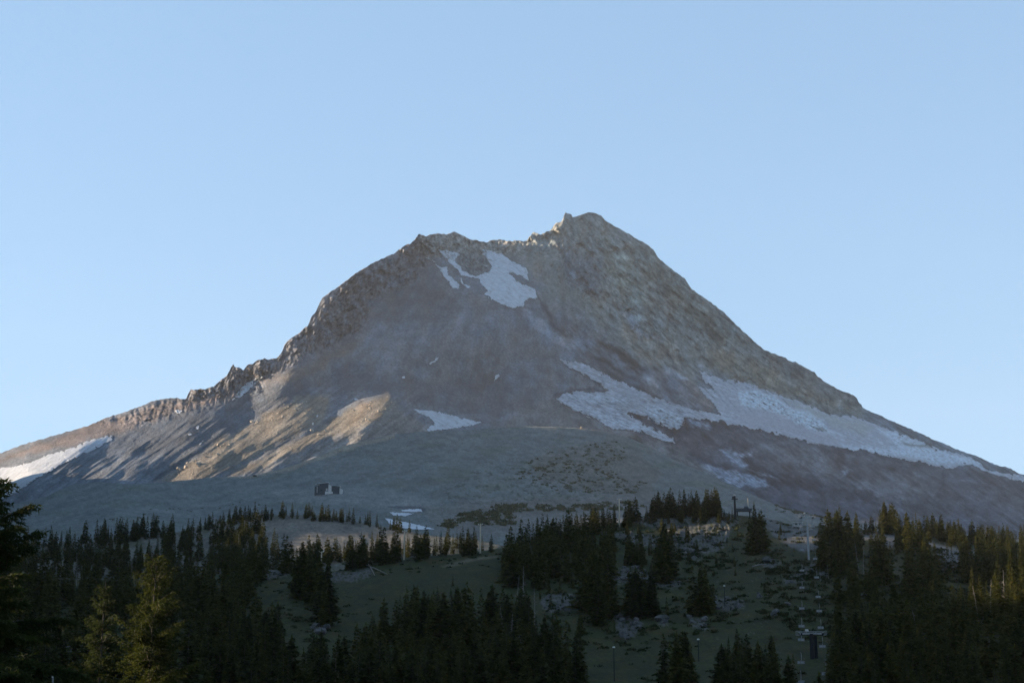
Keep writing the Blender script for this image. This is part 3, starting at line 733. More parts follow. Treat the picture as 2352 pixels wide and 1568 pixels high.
def k_color(u, v):
    C = np.ones(u.shape + (3,)) * np.array((.10, .095, .08))
    g = sstep(fbm(u / 40, v / 20, 5), -.1, .25)
    C = paint(C, g, (.055, .058, .035), .8)
    C = paint(C, soft_poly(u, v, [(575, 1190), (720, 1186), (860, 1208), (960, 1226), (1000, 1250), (860, 1280), (640, 1270), (560, 1230)], 14, 8), (.135, .12, .105), .9)
    C = C * (1 + .45 * fbm(u / 8, v / 5, 5))[..., None]
    return np.clip(C, .015, .5)


KNOLL = Sheet("knoll", crest_fn(k_crest, 1.2, 14), lambda u: np.interp(u, [-400, 0, 1200, 2900], [1390, 1352, 1330, 1620]), k_ctrl,
              lambda u, v: -3 * fbm(u / 14, v / 8, 5) - 6 * fbm(u / 60, v / 40, 3), k_color)
KNOLL.build(terrain_mat("knoll_soil", 0.06, 0.4, 0.35, 0.8), -400, 1700, 3.4, 80, back=10, bstep=12, bdrop=.4)

# ------------------------------------------------------------------ meadow hill with cliffs
f_crest = [(-400, 1345), (0, 1335), (200, 1330), (400, 1335), (560, 1310), (607, 1307), (757, 1313), (820, 1300), (850, 1290), (914, 1281.6), (975, 1277), (1071, 1270), (1143, 1259), (1200, 1250), (1300, 1225), (1408, 1204), (1452, 1193), (1485, 1182), (1535, 1178.6), (1660, 1175), (1692, 1182), (1745, 1187), (1775, 1192), (1820, 1205), (1860, 1208), (1890, 1206), (1960, 1213), (2030, 1220), (2110, 1217), (2180, 1232), (2250, 1240), (2352, 1245), (2900, 1290)]
f_ctrl = [(-400, 1345, 760), (0, 1335, 760), (400, 1335, 760), (607, 1307, 780), (757, 1313, 780), (914, 1282, 800), (1143, 1259, 820), (1408, 1204, 850), (1600, 1177, 860), (1692, 1182, 860), (1820, 1205, 880), (1960, 1213, 860), (2110, 1217, 880), (2352, 1245, 950), (2900, 1290, 950),
          (690, 1345, 690), (900, 1330, 690), (1100, 1310, 700), (1280, 1340, 640), (1400, 1260, 740), (1580, 1230, 780), (1620, 1270, 700), (1740, 1270, 690), (1858, 1285, 640), (1950, 1290, 660), (2050, 1280, 680), (2200, 1290, 700), (2352, 1300, 740),
          (1500, 1330, 620), (1700, 1350, 560), (1850, 1400, 480), (1420, 1400, 540), (1420, 1470, 470), (1700, 1450, 450), (1900, 1500, 390), (2100, 1380, 520), (2352, 1400, 560), (690, 1400, 590), (700, 1470, 500), (900, 1450, 530), (1100, 1450, 520), (1250, 1500, 440),
          (-400, 1568, 380), (0, 1568, 380), (500, 1568, 380), (1000, 1568, 380), (1500, 1568, 360), (1900, 1568, 330), (2352, 1568, 350), (2900, 1600, 380), (0, 1700, 280), (1176, 1700, 280), (2352, 1700, 280)]
CLIFFS = [(c3([(860, 530), (960, 490), (1100, 480), (1300, 450), (1460, 470), (1560, 520), (1500, 600), (1470, 700), (1340, 745), (1290, 780), (1180, 745), (1130, 690), (1080, 600), (960, 560)]), 12),
          (c3([(640, 590), (760, 590), (960, 610), (1060, 640), (1040, 700), (900, 690), (780, 640), (660, 620)]), 7),
          (c3([(750, 830), (900, 820), (1000, 870), (1180, 920), (1190, 950), (1100, 960), (900, 940), (790, 930), (720, 980), (700, 920)]), 6),
          (c3([(750, 1130), (860, 1110), (940, 1190), (880, 1270), (820, 1295), (770, 1250)]), 7),
          (c3([(300, 1000), (580, 1000), (590, 1090), (330, 1120), (280, 1060)]), 6),
          (c3([(1060, 1150), (1110, 1150), (1100, 1200), (1020, 1200)]), 4),
          (c3([(1230, 1140), (1350, 1160), (1350, 1240), (1260, 1220)]), 4),
          (c3([(1400, 1020), (1580, 1030), (1600, 1080), (1480, 1110), (1400, 1090)]), 4),
          (c2([(400, 1200), (440, 1170), (500, 1190), (510, 1220), (440, 1250), (395, 1240)]), 5),
          (c2([(100, 835), (250, 838), (260, 880), (140, 900), (100, 890)]), 3), (c2([(515, 860), (690, 850), (780, 830), (800, 870), (700, 910), (520, 925)]), 4),
          (c4([(120, 780), (190, 770), (240, 800), (160, 830), (115, 820)]), 3), (c4([(250, 880), (340, 860), (420, 800), (470, 760), (460, 830), (380, 920), (240, 930)]), 4),
          (c4([(480, 860), (560, 850), (540, 920), (480, 910)]), 4)]
SCREE = [c4([(90, 490), (180, 500), (250, 570), (350, 550), (500, 590), (490, 660), (470, 700), (380, 730), (300, 700), (200, 640), (130, 560)]),
         c4([(700, 590), (900, 580), (1000, 610), (950, 700), (880, 680), (800, 660), (700, 640)]), c4([(1140, 640), (1300, 700), (1500, 710), (1650, 740), (1500, 780), (1320, 870), (1220, 840), (1200, 700)]),
         c1([(200, 1380), (480, 1290), (500, 1450), (300, 1560), (200, 1560)])]


def f_relief(u, v):
    y = np.zeros(u.shape)
    for pl, a in CLIFFS:
        m = soft_poly(u, v, pl, 6, 5, 14); k = m > .001
        y[k] -= m[k] * a * .6 * (.6 * facet(u[k] / 13, v[k] / 17) + .3 * facet(u[k] / 6, v[k] / 6, 5) + .5)
    d, fr = ldist(u, v, c2([(150, 1130), (280, 1100), (420, 1130), (520, 1210)]))
    y -= 18 * np.exp(-(d / 24) ** 2) * sstep(fr, 0, .2) * (1 - sstep(fr, .8, 1))
    return y - 1.5 * fbm(u / 14, v / 8, 4) - 6 * fbm(u / 90, v / 40, 3)


def f_color(u, v):
    C = np.ones(u.shape + (3,)) * np.array((.022, .027, .004))
    n = fbm(u / 50, v / 20, 5)
    C = paint(C, sstep(n, -.1, .3), (.034, .029, .007), .8)
    C = paint(C, soft_poly(u, v, [(1680, 1190), (2352, 1200), (2352, 1400), (1900, 1400), (1700, 1340)], 30, 16, 50), (.028, .027, .010), .7)
    C = paint(C, soft_poly(u, v, c2([(1230, 820), (1400, 770), (1600, 750), (1600, 762), (1420, 790), (1300, 830)]), 3, 3), (.12, .10, .07), .7)
    for i, (pl, a) in enumerate(CLIFFS):
        m = soft_poly(u, v, pl, 3, 9, 10)
        k = sstep(fbm(u / 7 + i, v / 5, 4, False, .6), -.25, .0)
        C = paint(C, m * k, (.080, .078, .078), .8)
    for pl in SCREE:
        C = paint(C, soft_poly(u, v, pl, 5, 8, 14), (.105, .10, .10), .85)
    C = paint(C, sstep(fbm(u / 5, v / 3, 4, False, .6) + .5 * fbm(u / 40 + 3, v / 30, 3), .42, .5) * sstep(u, 1500, 1700), (.075, .075, .07), .6)
    C = C * (1 + .4 * fbm(u / 9, v / 4, 5) + .15 * fbm(u / 3, v / 2, 3))[..., None]
    return np.clip(C, .008, .5)


MEADOW = Sheet("meadow_hill", crest_fn(f_crest, 1.5, 12), lambda u: 1700 + 0 * u, f_ctrl, f_relief, f_color)
MEADOW.build(terrain_mat("meadow_grass", 0.12, 0.9, 0.35, 0.35), -400, 2900, 2.6, 210, back=12, bstep=9, bdrop=.35)

# ------------------------------------------------------------------ near slope on the right
r_crest = [(1700, 1640), (1850, 1590), (1900, 1545), (1990, 1490), (2100, 1450), (2230, 1410), (2352, 1365), (2500, 1330), (2900, 1290)]
r_ctrl = [(1700, 1640, 280), (1900, 1545, 300), (2100, 1450, 350), (2352, 1365, 400), (2900, 1290, 440), (1700, 1750, 200), (2100, 1650, 230), (2352, 1600, 250), (2900, 1600, 270), (2352, 1750, 170), (2900, 1750, 180)]
FARBANK = Sheet("forest_slope", crest_fn(r_crest, 2, 20), lambda u: 1760 + 0 * u, r_ctrl, lambda u, v: -1.5 * fbm(u / 20, v / 10, 4),
                lambda u, v: np.ones(u.shape + (3,)) * np.array((.03, .03, .018)))
FARBANK.build(bpy.data.materials["meadow_grass"], 1700, 2900, 8, 40, back=8, bstep=4, bdrop=.3)


def valley_z(x, y):
    r = np.hypot(x, y)
    base = -1.75 - 5.5 * sstep(y, 20, 70) - 14 * sstep(r, 50, 200) + 4 * sstep(r, 220, 300)
    return base + .8 * fbm(x / 30, y / 30, 4)


def plain(name, x0, x1, y0, y1, n, zf, mat, col):
    xs = np.linspace(x0, x1, n); ys = np.linspace(y0, y1, n)
    X, Y = np.meshgrid(xs, ys)
    Z = zf(X, Y)
    i = np.arange(n * n).reshape(n, n)
    f = np.stack([i[:-1, :-1], i[:-1, 1:], i[1:, 1:], i[1:, :-1]], -1).reshape(-1, 4)
    C = np.ones((n * n, 3)) * np.array(col) * (1 + .4 * fbm(X / 9, Y / 9, 5)).reshape(-1, 1)
    o = mesh_from(name, np.stack([X, Y, Z], -1).reshape(-1, 3), f, mat, True, attrs={"col": C})
    return tag(o, kind="structure")


plain("valley_ground", -420, 420, -150, 420, 160, valley_z, bpy.data.materials["meadow_grass"], (.035, .034, .02))
plain("outer_ground", -16000, 16000, -6000, 16000, 220,
      lambda x, y: -40 - 0.03 * np.clip(np.hypot(x, y) - 400, 0, 1e9) - 20 * fbm(x / 900, y / 900, 4), bpy.data.materials["meadow_grass"], (.04, .045, .03))


# added unseen hill at the left, shaped to keep low sun off the valley
SH_T0 = [(-300, 30), (60, 42), (150, 43), (250, 80), (341, 106), (398, 121), (408, 122), (431, 127), (461, 129), (485, 133), (608, 168), (750, 203), (815, 220), (855, 232), (900, 214), (933, 213), (955, 244), (982, 255), (989, 256), (1011, 262), (1066, 268), (1100, 175), (1200, 198), (1245, 213), (1316, 240), (1340, 246), (1354, 250), (1400, 266), (1562, 294), (1618, 306), (1686, 342), (1750, 354), (1860, 392), (1932, 434), (2000, 450), (2074, 478), (2217, 538), (2270, 552), (2328, 574), (2413, 604), (2504, 645), (2577, 664), (2652, 660), (2713, 690), (2757, 700), (2931, 762), (3107, 740), (3300, 560), (3500, 380), (3700, 150)]     # crest heights, set row by row for where the shadow falls
SH_Y, SH_T = zip(*SH_T0)
SH_X = np.interp(SH_Y, [-300, 60, 150, 300, 500, 750, 1000, 1250, 1500, 1750, 2000, 2216, 2350, 2500, 2720, 2900, 3100, 3400, 3700], [-150, -205, -230, -330, -428, -515, -603, -680, -765, -890, -1015, -1102, -1160, -1215, -1305, -1350, -1400, -1500, -1600])
SH_W = np.interp(SH_Y, [-300, 300, 1000, 2216, 3700], [60, 80, 141, 195, 200])


def shade_hill_grid():
    ys = np.linspace(-300, 3700, 700); ts = np.linspace(-2, 2, 70)
    cx, top, w = (np.interp(ys, SH_Y, a)[:, None] for a in (SH_X, SH_T, SH_W))
    X = cx + w * ts[None]; Y = np.repeat(ys[:, None], 70, 1)
    low = np.interp(ys, [-300, 500, 2000, 3700], [-60, -60, 60, 200])[:, None]
    Z = low + (top - low + 2.5 * fbm(X / 60, Y / 45, 4)) * np.exp(-ts[None] ** 2)
    i = np.arange(X.size).reshape(X.shape)
    f = np.stack([i[:-1, :-1], i[:-1, 1:], i[1:, 1:], i[1:, :-1]], -1).reshape(-1, 4)
    C = np.ones((X.size, 3)) * np.array((.04, .045, .03))
    return tag(mesh_from("shade_hill", np.stack([X, Y, Z], -1).reshape(-1, 3), f, bpy.data.materials["meadow_grass"], True, attrs={"col": C}), kind="structure")
shade_hill_grid()
# ------------------------------------------------------------------ conifers
def leaf_mat(name, dark, light, tip):
    m, nt, b = nodes_mat(name, 0.75, 0.15)
    oi = nt.nodes.new("ShaderNodeObjectInfo")
    n = tex_noise(nt, 0.7, 4, 0.6)
    c = ramp(nt, n, [(0.3, dark), (0.62, light), (0.9, tip)])
    r = ramp(nt, oi.outputs["Random"], [(0, (.72, .78, .8)), (.6, (1, 1, 1)), (1, (1.35, 1.2, .9))])
    cc = mixc(nt, c, r)
    nt.links.new(cc, b.inputs["Base Color"])
    tr = nt.nodes.new("ShaderNodeBsdfTranslucent"); nt.links.new(cc, tr.inputs["Color"])
    mx = nt.nodes.new("ShaderNodeMixShader"); mx.inputs[0].default_value = .45
    nt.links.new(b.outputs[0], mx.inputs[1]); nt.links.new(tr.outputs[0], mx.inputs[2])
    nt.links.new(mx.outputs[0], nt.nodes["Material Output"].inputs["Surface"])
    return m


needle_mat = leaf_mat("fir_needles", (.013, .019, .008), (.052, .058, .015), (.19, .165, .04))
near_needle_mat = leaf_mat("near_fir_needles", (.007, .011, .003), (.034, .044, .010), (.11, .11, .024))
bark_mat, nt, b = nodes_mat("bark", 0.95, 0.1)
nt.links.new(ramp(nt, tex_noise(nt, 2.0, 6, .7), [(.3, (.04, .032, .026)), (.7, (.11, .095, .08))]), b.inputs["Base Color"])
dead_mat, nt, b = nodes_mat("bleached_wood", 0.9, 0.1)
nt.links.new(ramp(nt, tex_noise(nt, 1.5, 6, .7), [(.3, (.10, .092, .085)), (.7, (.24, .225, .21))]), b.inputs["Base Color"])


def cone_tube(pts, rad, seg):
    """tapering tube through points"""
    pts = np.array(pts, float); V = []; Fc = []
    for i, (p, r) in enumerate(zip(pts, rad)):
        d = pts[min(i + 1, len(pts) - 1)] - pts[max(i - 1, 0)]; d /= np.linalg.norm(d) + 1e-9
        a = np.cross(d, (0.13, 1, 0.2) if abs(d[2]) > .5 else (0, 0, 1)); a /= np.linalg.norm(a); b_ = np.cross(d, a)
        for k in range(seg):
            t = 2 * math.pi * k / seg
            V.append(p + r * (a * math.cos(t) + b_ * math.sin(t)))
    for i in range(len(pts) - 1):
        for k in range(seg):
            k2 = (k + 1) % seg
            Fc.append((i * seg + k, i * seg + k2, (i + 1) * seg + k2, (i + 1) * seg + k))
    return np.array(V), np.array(Fc)


class MB:
    def __init__(s): s.V, s.F, s.n = [], [], 0

    def add(s, V, Fc):
        V = np.asarray(V, float); Fc = np.asarray(Fc, int)
        if Fc.shape[1] == 3: Fc = np.concatenate([Fc, Fc[:, 2:3]], 1)
        s.V.append(V); s.F.append(Fc + s.n); s.n += len(V)

    def tube(s, pts, rad, seg=6): s.add(*cone_tube(pts, rad if hasattr(rad, "__len__") else [rad] * len(pts), seg))

    def box(s, c, d, rz=0.0, taper=1.0, shear=(0, 0)):
        c = np.array(c, float); h = np.array(d, float) / 2; V = []
        for z in (-1, 1):
            for x, y in ((-1, -1), (1, -1), (1, 1), (-1, 1)):
                k = taper if z > 0 else 1
                px, py = x * h[0] * k, y * h[1] * k
                V.append((c[0] + px * math.cos(rz) - py * math.sin(rz) + shear[0] * (z + 1), c[1] + px * math.sin(rz) + py * math.cos(rz) + shear[1] * (z + 1), c[2] + z * h[2]))
        s.add(V, [(0, 3, 2, 1), (4, 5, 6, 7), (0, 1, 5, 4), (1, 2, 6, 5), (2, 3, 7, 6), (3, 0, 4, 7)])

    def mesh(s, name, mat, smooth=False):
        V = np.concatenate(s.V); Fc = np.concatenate(s.F)
        me = mesh_from(name, V, Fc, mat, smooth, link=False)
        tri = (Fc[:, 2] == Fc[:, 3]).any()
        if tri: me.validate()
        return me

    def build(s, name, mat, parent=None, smooth=False):
        ob = bpy.data.objects.new(name, s.mesh(name, mat, smooth)); COL.objects.link(ob)
        if parent: ob.parent = parent
        return ob


def tri_mesh(name, P, mat):
    """P: (n,3,3) triangles"""
    P = np.asarray(P); n = len(P)
    return mesh_from(name, P.reshape(-1, 3), np.arange(n * 3).reshape(n, 3), mat, False, link=False)


def crown_tris(h, r, levels, per, tufts, seed, base=0.08, droop=.35, narrow=1.0, ragged=.35, size=1.0, gap=0.0):
    """needle tufts on whorled branches: (n,3,3) triangles"""
    g = np.random.default_rng(seed)
    out = []
    lean = g.normal(0, .01, 2)
    lob = g.uniform(.75, 1.15, 24)
    for i in range(levels):
        t = (i + g.uniform(-.3, .3)) / levels
        z = h * (base + (1 - base) * t)
        prof = (1 - t) ** narrow * (0.35 + .65 * min(1, (t + .05) * 6)) + .02
        R = r * prof * g.uniform(1 - ragged, 1.08)
        if g.random() < gap: R *= .45
        m = max(3, int(per * (.45 + .55 * (1 - t))))
        a0 = g.uniform(0, 6.28)
        for j in range(m):
            a = a0 + 6.283 * j / m + g.uniform(-.35, .35)
            L = R * g.uniform(.6, 1.12) * lob[int((a % 6.283) / 6.283 * 23)]
            up = .25 + .9 * t
            dx, dy = math.cos(a), math.sin(a)
            k = max(2, int(round(tufts * (.4 + .6 * prof))))
            s = (np.arange(k) + g.uniform(0, 1, k)) / k
            s = .12 + .88 * s
            px = dx * L * s + lean[0] * z; py = dy * L * s + lean[1] * z
            pz = z + L * s * (up * .35 - droop * s * (1.15 - t)) + g.normal(0, .03 * R + .02, k)
            # each tuft: pointed blades aimed out and slightly sideways, hanging
            w = size * (0.10 * R + .05 * r) * (1.25 - .6 * s)
            ln = size * (0.26 * R + .07 * r) * (1.2 - .45 * s)
            for q in range(2):
                aa = a + g.uniform(-1.0, 1.0, k)
                ox, oy = np.cos(aa), np.sin(aa)
                hz = g.uniform(-.55, .12, k) if q else g.uniform(-.2, .25, k)
                c = np.stack([px, py, pz], -1)
                tip = c + np.stack([ox * ln, oy * ln, hz * ln], -1)
                sd = np.stack([-oy * w, ox * w, g.uniform(-.8, .8, k) * w], -1)
                out.append(np.stack([c - sd, c + sd, tip], 1))
    # leader
    z = h * np.linspace(.93, 1.0, 5)
    for zz in z:
        a = g.uniform(0, 6.28); w = r * .05
        c = np.array([lean[0] * zz, lean[1] * zz, zz]); tp = c + np.array([0, 0, h * .05])
        out.append(np.array([[c + [w * math.cos(a), w * math.sin(a), 0], c - [w * math.cos(a), w * math.sin(a), 0], tp]]))
    return np.concatenate(out)


def trunk_mesh(h, r0, seed, mat):
    g = np.random.default_rng(seed); mb = MB()
    n = 6
    pts = [(g.normal(0, .004) * h * (k > 0), g.normal(0, .004) * h * (k > 0), -1.2 * (k == 0) + h * .96 * k / (n - 1)) for k in range(n)]
    mb.tube(pts, [r0 * (1 - .93 * k / (n - 1)) for k in range(n)], 7)
    return mb.mesh("trunk", mat, True)


# unit-height variants (height 1 m times the scale of the tree)
VAR = []
for k, (r, lv, per, tf, dr, nar, rag, gap) in enumerate([
        (.21, 34, 11, 4, .35, .80, .25, .05), (.17, 36, 10, 4, .45, .85, .28, .06), (.25, 30, 12, 5, .30, .72, .32, .10),
        (.15, 38, 9, 4, .50, .75, .30, .05), (.28, 28, 12, 5, .25, .66, .38, .12), (.19, 32, 10, 4, .45, .65, .42, .16)]):
    P = crown_tris(1.0, r, lv, per, tf, 100 + k, .03, dr, nar, rag, 1.25, gap)
    VAR.append((tri_mesh("crown", P, needle_mat), trunk_mesh(1.0, .013, 200 + k, bark_mat), P, r))
LOW = [crown_tris(1.0, r, lv, per, 2, 300 + k, .02, .35, nar, .4, 1.9, .1) for k, (r, lv, per, nar) in enumerate([(.21, 20, 7, .8), (.18, 22, 7, .85), (.26, 18, 8, .68), (.16, 22, 6, .75)])]

# snag variants: bleached trunks with stubby branches
SNAG = []
for k in range(4):
    g = np.random.default_rng(400 + k); mb = MB()
    bend = g.normal(0, .02, 2)
    pts = [(bend[0] * t * t * 2, bend[1] * t * t * 2, t - (.05 if t == 0 else 0)) for t in np.linspace(0, 1, 6)]
    mb.tube(pts, [.0085 * (1 - .8 * t) for t in np.linspace(0, 1, 6)], 5)
    for j in range(40 if k % 2 else 26):
        t = g.uniform(.25, .97); a = g.uniform(0, 6.28); L = g.uniform(.03, .13) * (1.15 - t)
        p0 = np.array([bend[0] * t * t * 2, bend[1] * t * t * 2, t]); p1 = p0 + np.array([math.cos(a) * L, math.sin(a) * L, g.uniform(-.3, .6) * L])
        mb.tube([p0, (p0 + p1) / 2 + [0, 0, L * .08], p1], [.004, .003, .0012], 3)
    SNAG.append(mb.mesh("dead_tree", dead_mat))

# stands of trees: sheet, polygon of the tree bases in the frame, number, heights in metres, kind of label
STANDS = [
    ("knoll_top", KNOLL, [(430, 1216), (540, 1193), (604, 1187), (642, 1183), (731, 1183), (803, 1197), (878, 1208), (945, 1222), (930, 1226), (800, 1202), (640, 1192), (540, 1206), (430, 1228)], 95, (7, 15)),
    ("knoll_top", KNOLL, [(215, 1243), (300, 1232), (379, 1225), (395, 1232), (300, 1244), (220, 1258)], 42, (14, 21)),
    ("left_slope", KNOLL, [(0, 1252), (215, 1246), (240, 1262), (330, 1275), (400, 1245), (600, 1215), (640, 1280), (640, 1330), (-60, 1335), (-60, 1262)], 330, (12, 20)),
    ("left_slope", MEADOW, [(-60, 1345), (380, 1345), (560, 1325), (600, 1380), (560, 1420), (-60, 1420)], 180, (13, 20)),
    ("bottom_left", MEADOW, [(-60, 1425), (540, 1425), (610, 1480), (630, 1530), (650, 1640), (500, 1660), (-60, 1660)], 150, (13, 20)),
    ("behind_poles", MEADOW, [(640, 1309), (760, 1312), (850, 1292), (920, 1283), (1000, 1277), (1143, 1262), (1143, 1268), (1000, 1284), (850, 1302), (760, 1320), (640, 1318)], 52, (10, 21)),
    ("behind_poles", KNOLL, [(700, 1285), (860, 1270), (1000, 1262), (1120, 1254), (1120, 1270), (860, 1290), (700, 1300)], 80, (12, 19)),
    ("meadow_left", MEADOW, [(565, 1330), (600, 1326), (608, 1342), (570, 1350)], 7, (16, 22)),
    ("meadow_left", MEADOW, [(668, 1345), (750, 1340), (760, 1400), (762, 1440), (735, 1440), (700, 1385), (668, 1375)], 20, (17, 24)),
    ("meadow_centre", MEADOW, [(835, 1465), (1000, 1455), (1190, 1470), (1210, 1500), (1120, 1530), (840, 1500)], 60, (14, 20)),
    ("meadow_centre", MEADOW, [(1140, 1470), (1230, 1490), (1320, 1540), (1330, 1600), (1150, 1640), (1080, 1560)], 44, (13, 18)),
    ("bottom_left", MEADOW, [(430, 1400), (590, 1400), (630, 1500), (650, 1650), (430, 1650)], 60, (12, 18)),
    ("bottom_centre", MEADOW, [(560, 1640), (1330, 1590), (1330, 1690), (560, 1690)], 70, (11, 16)),
    ("bottom_centre", MEADOW, [(640, 1580), (760, 1570), (860, 1520), (1060, 1540), (1080, 1640), (900, 1680), (640, 1690)], 60, (11, 16)),
    ("main_clump", MEADOW, [(1150, 1300), (1200, 1272), (1290, 1245), (1370, 1235), (1385, 1300), (1300, 1345), (1220, 1360), (1150, 1350)], 72, (15, 22)),
    ("main_clump", MEADOW, [(1340, 1400), (1385, 1380), (1410, 1410), (1390, 1435), (1350, 1435)], 8, (19, 24)),
    ("crest_row", MEADOW, [(1200, 1252), (1290, 1229), (1400, 1207), (1460, 1193), (1465, 1204), (1400, 1222), (1290, 1246), (1205, 1268)], 62, (9, 16)),
    ("crest_top", MEADOW, [(1490, 1183), (1535, 1179.5), (1655, 1176), (1650, 1188), (1600, 1186), (1540, 1190), (1500, 1190)], 78, (9, 17)),
    ("crest_top", MEADOW, [(1470, 1190), (1560, 1188), (1690, 1188), (1680, 1206), (1560, 1204), (1480, 1202)], 34, (5, 10)),
    ("lone", MEADOW, [(1378, 1322), (1412, 1318), (1410, 1332), (1380, 1334)], 3, (19, 22)),
    ("lone", MEADOW, [(1420, 1296), (1482, 1290), (1485, 1300), (1425, 1304)], 8, (10, 15)),
    ("lone", MEADOW, [(1508, 1330), (1550, 1326), (1550, 1338), (1512, 1342)], 5, (17, 24)),
    ("lone", MEADOW, [(1440, 1408), (1515, 1404), (1515, 1420), (1445, 1422)], 6, (12, 18)),
    ("lone", MEADOW, [(1585, 1402), (1640, 1398), (1640, 1412), (1590, 1414)], 5, (14, 19)),
    ("lone", MEADOW, [(1718, 1268), (1752, 1264), (1755, 1276), (1722, 1278)], 4, (19, 23)),
    ("right_clump", MEADOW, [(1885, 1290), (1900, 1240), (1985, 1232), (1990, 1240), (1950, 1300), (1945, 1330), (1890, 1325)], 36, (14, 21)),
    ("right_clump", MEADOW, [(1995, 1222), (2008, 1222), (2008, 1230), (1997, 1230)], 1, (10, 12)),
    ("right_clump", MEADOW, [(2018, 1218), (2060, 1216), (2060, 1228), (2022, 1230)], 7, (13, 18)),
    ("right_clump", MEADOW, [(2048, 1256), (2118, 1248), (2120, 1275), (2060, 1282)], 13, (14, 21)),
    ("right_clump", MEADOW, [(1990, 1330), (2045, 1325), (2050, 1345), (2000, 1350)], 7, (16, 21)),
    ("right_clump", MEADOW, [(2060, 1350), (2150, 1330), (2160, 1360), (2080, 1380)], 14, (15, 20)),
    ("right_clump", MEADOW, [(2200, 1300), (2360, 1270), (2400, 1330), (2230, 1350)], 60, (11, 18)),
    ("right_clump", MEADOW, [(2090, 1290), (2352, 1280), (2400, 1345), (2120, 1350)], 64, (8, 16)),
    ("right_clump", MEADOW, [(1925, 1330), (2100, 1385), (2352, 1350), (2400, 1500), (2050, 1520), (1900, 1470)], 110, (7, 14)),
    ("right_clump", MEADOW, [(1890, 1215), (2120, 1225), (2140, 1290), (1950, 1300)], 34, (6, 12)),
    ("lone", MEADOW, [(1420, 1225), (1560, 1225), (1640, 1290), (1450, 1330)], 26, (5, 11)),
    ("main_clump", MEADOW, [(1380, 1215), (1440, 1215), (1450, 1290), (1390, 1320)], 30, (8, 16)),
    ("lone", MEADOW, [(1450, 1205), (1700, 1205), (1760, 1300), (1640, 1340), (1450, 1300)], 22, (3, 7)),
    ("lone", MEADOW, [(1200, 1330), (1420, 1330), (1560, 1420), (1300, 1480)], 26, (3, 8)),
    ("right_clump", MEADOW, [(1780, 1215), (1880, 1220), (1890, 1290), (1790, 1260)], 16, (3, 7)),
    ("far_band", MEADOW, [(2118, 1222), (2250, 1240), (2352, 1246), (2500, 1255), (2500, 1275), (2250, 1268), (2130, 1245)], 150, (8, 14)),
    ("bottom_middle", MEADOW, [(1515, 1575), (1590, 1560), (1600, 1640), (1520, 1650)], 9, (12, 16)),
    ("bottom_middle", MEADOW, [(1640, 1600), (1700, 1580), (1780, 1590), (1830, 1620), (1820, 1690), (1640, 1690)], 34, (10, 14)),
    ("right_slope", FARBANK, [(1905, 1560), (1990, 1500), (2100, 1460), (2230, 1420), (2352, 1378), (2450, 1350), (2450, 1440), (2352, 1470), (2230, 1500), (2100, 1540), (1960, 1600), (1900, 1620)], 150, (8, 13)),
    ("right_slope", FARBANK, [(1900, 1625), (2100, 1545), (2352, 1475), (2430, 1500), (2430, 1720), (1880, 1720)], 120, (8, 12)),
]
LABEL = {
    "knoll_top": ("small sunlit conifer in the row along the crest of the gravel knoll", "sunlit conifers in the row along the gravel knoll"),
    "left_slope": ("dark conifer in the dense forest covering the slope at left", "conifers in the dense forest at left"),
    "bottom_left": ("very dark conifer in the deep shade at the bottom left", "conifers in deep shade at the bottom left"),
    "behind_poles": ("conifer in the row behind the wooden light poles at the top of the meadow", "conifers behind the light poles"),
    "meadow_left": ("tall dark conifer in the tight clump at the left end of the meadow", "conifers in the tight clump left of the meadow"),
    "meadow_centre": ("dark conifer in the broad stand below the centre of the meadow", "conifers in the stand below the meadow"),
    "bottom_centre": ("nearly black conifer along the bottom edge left of centre", "conifers along the bottom edge left of centre"),
    "main_clump": ("tall conifer in the large dark clump right of the open meadow", "conifers in the large clump right of the meadow"),
    "crest_row": ("conifer with sunlit tip on the rising ridge line above the large dark clump", "conifers on the rising ridge line"),
    "crest_top": ("sunlit conifer on top of the rocky cliff knob", "conifers on top of the cliff knob"),
    "lone": ("solitary dark conifer standing in the grass below the cliffs", "scattered conifers below the cliffs"),
    "right_clump": ("dark conifer in the loose groups right of the chairlift line", "conifers right of the chairlift line"),
    "far_band": ("low conifer in the distant band at the right edge under the moraine", "conifers in the distant band at right"),
    "bottom_middle": ("black conifer at the bottom edge left of the chairlift", "conifers at the bottom edge by the chairlift"),
    "right_slope": ("conifer in the thick forest filling the lower right corner", "conifers in the lower right forest"),
}


def in_poly(g, poly):
    P = np.array(poly, float)
    while True:
        u = g.uniform(P[:, 0].min(), P[:, 0].max()); v = g.uniform(P[:, 1].min(), P[:, 1].max())
        if pdist(np.array([u]), np.array([v]), poly)[0] > 0: return u, v


KEEP = [(928, 14), (1103, 12), (737, 10), (1423, 10), (1858, 22)]
TREES = []
g = np.random.default_rng(21)
for key, sh, poly, n, (h0, h1) in STANDS:
    for _ in range(n):
        u, v = in_poly(g, poly)
        v = max(v, float(sh.crest(np.array([u]))[0]) + 1)
        if sh is MEADOW and v < 1330 and any(abs(u - a) < w_ for a, w_ in KEEP): continue
        p = sh.pt(np.array([u]), np.array([v]))[0]
        h = g.uniform(h0, h1) * (1 if g.random() > .22 else .62)
        TREES.append([h / p[1], key, p, h])
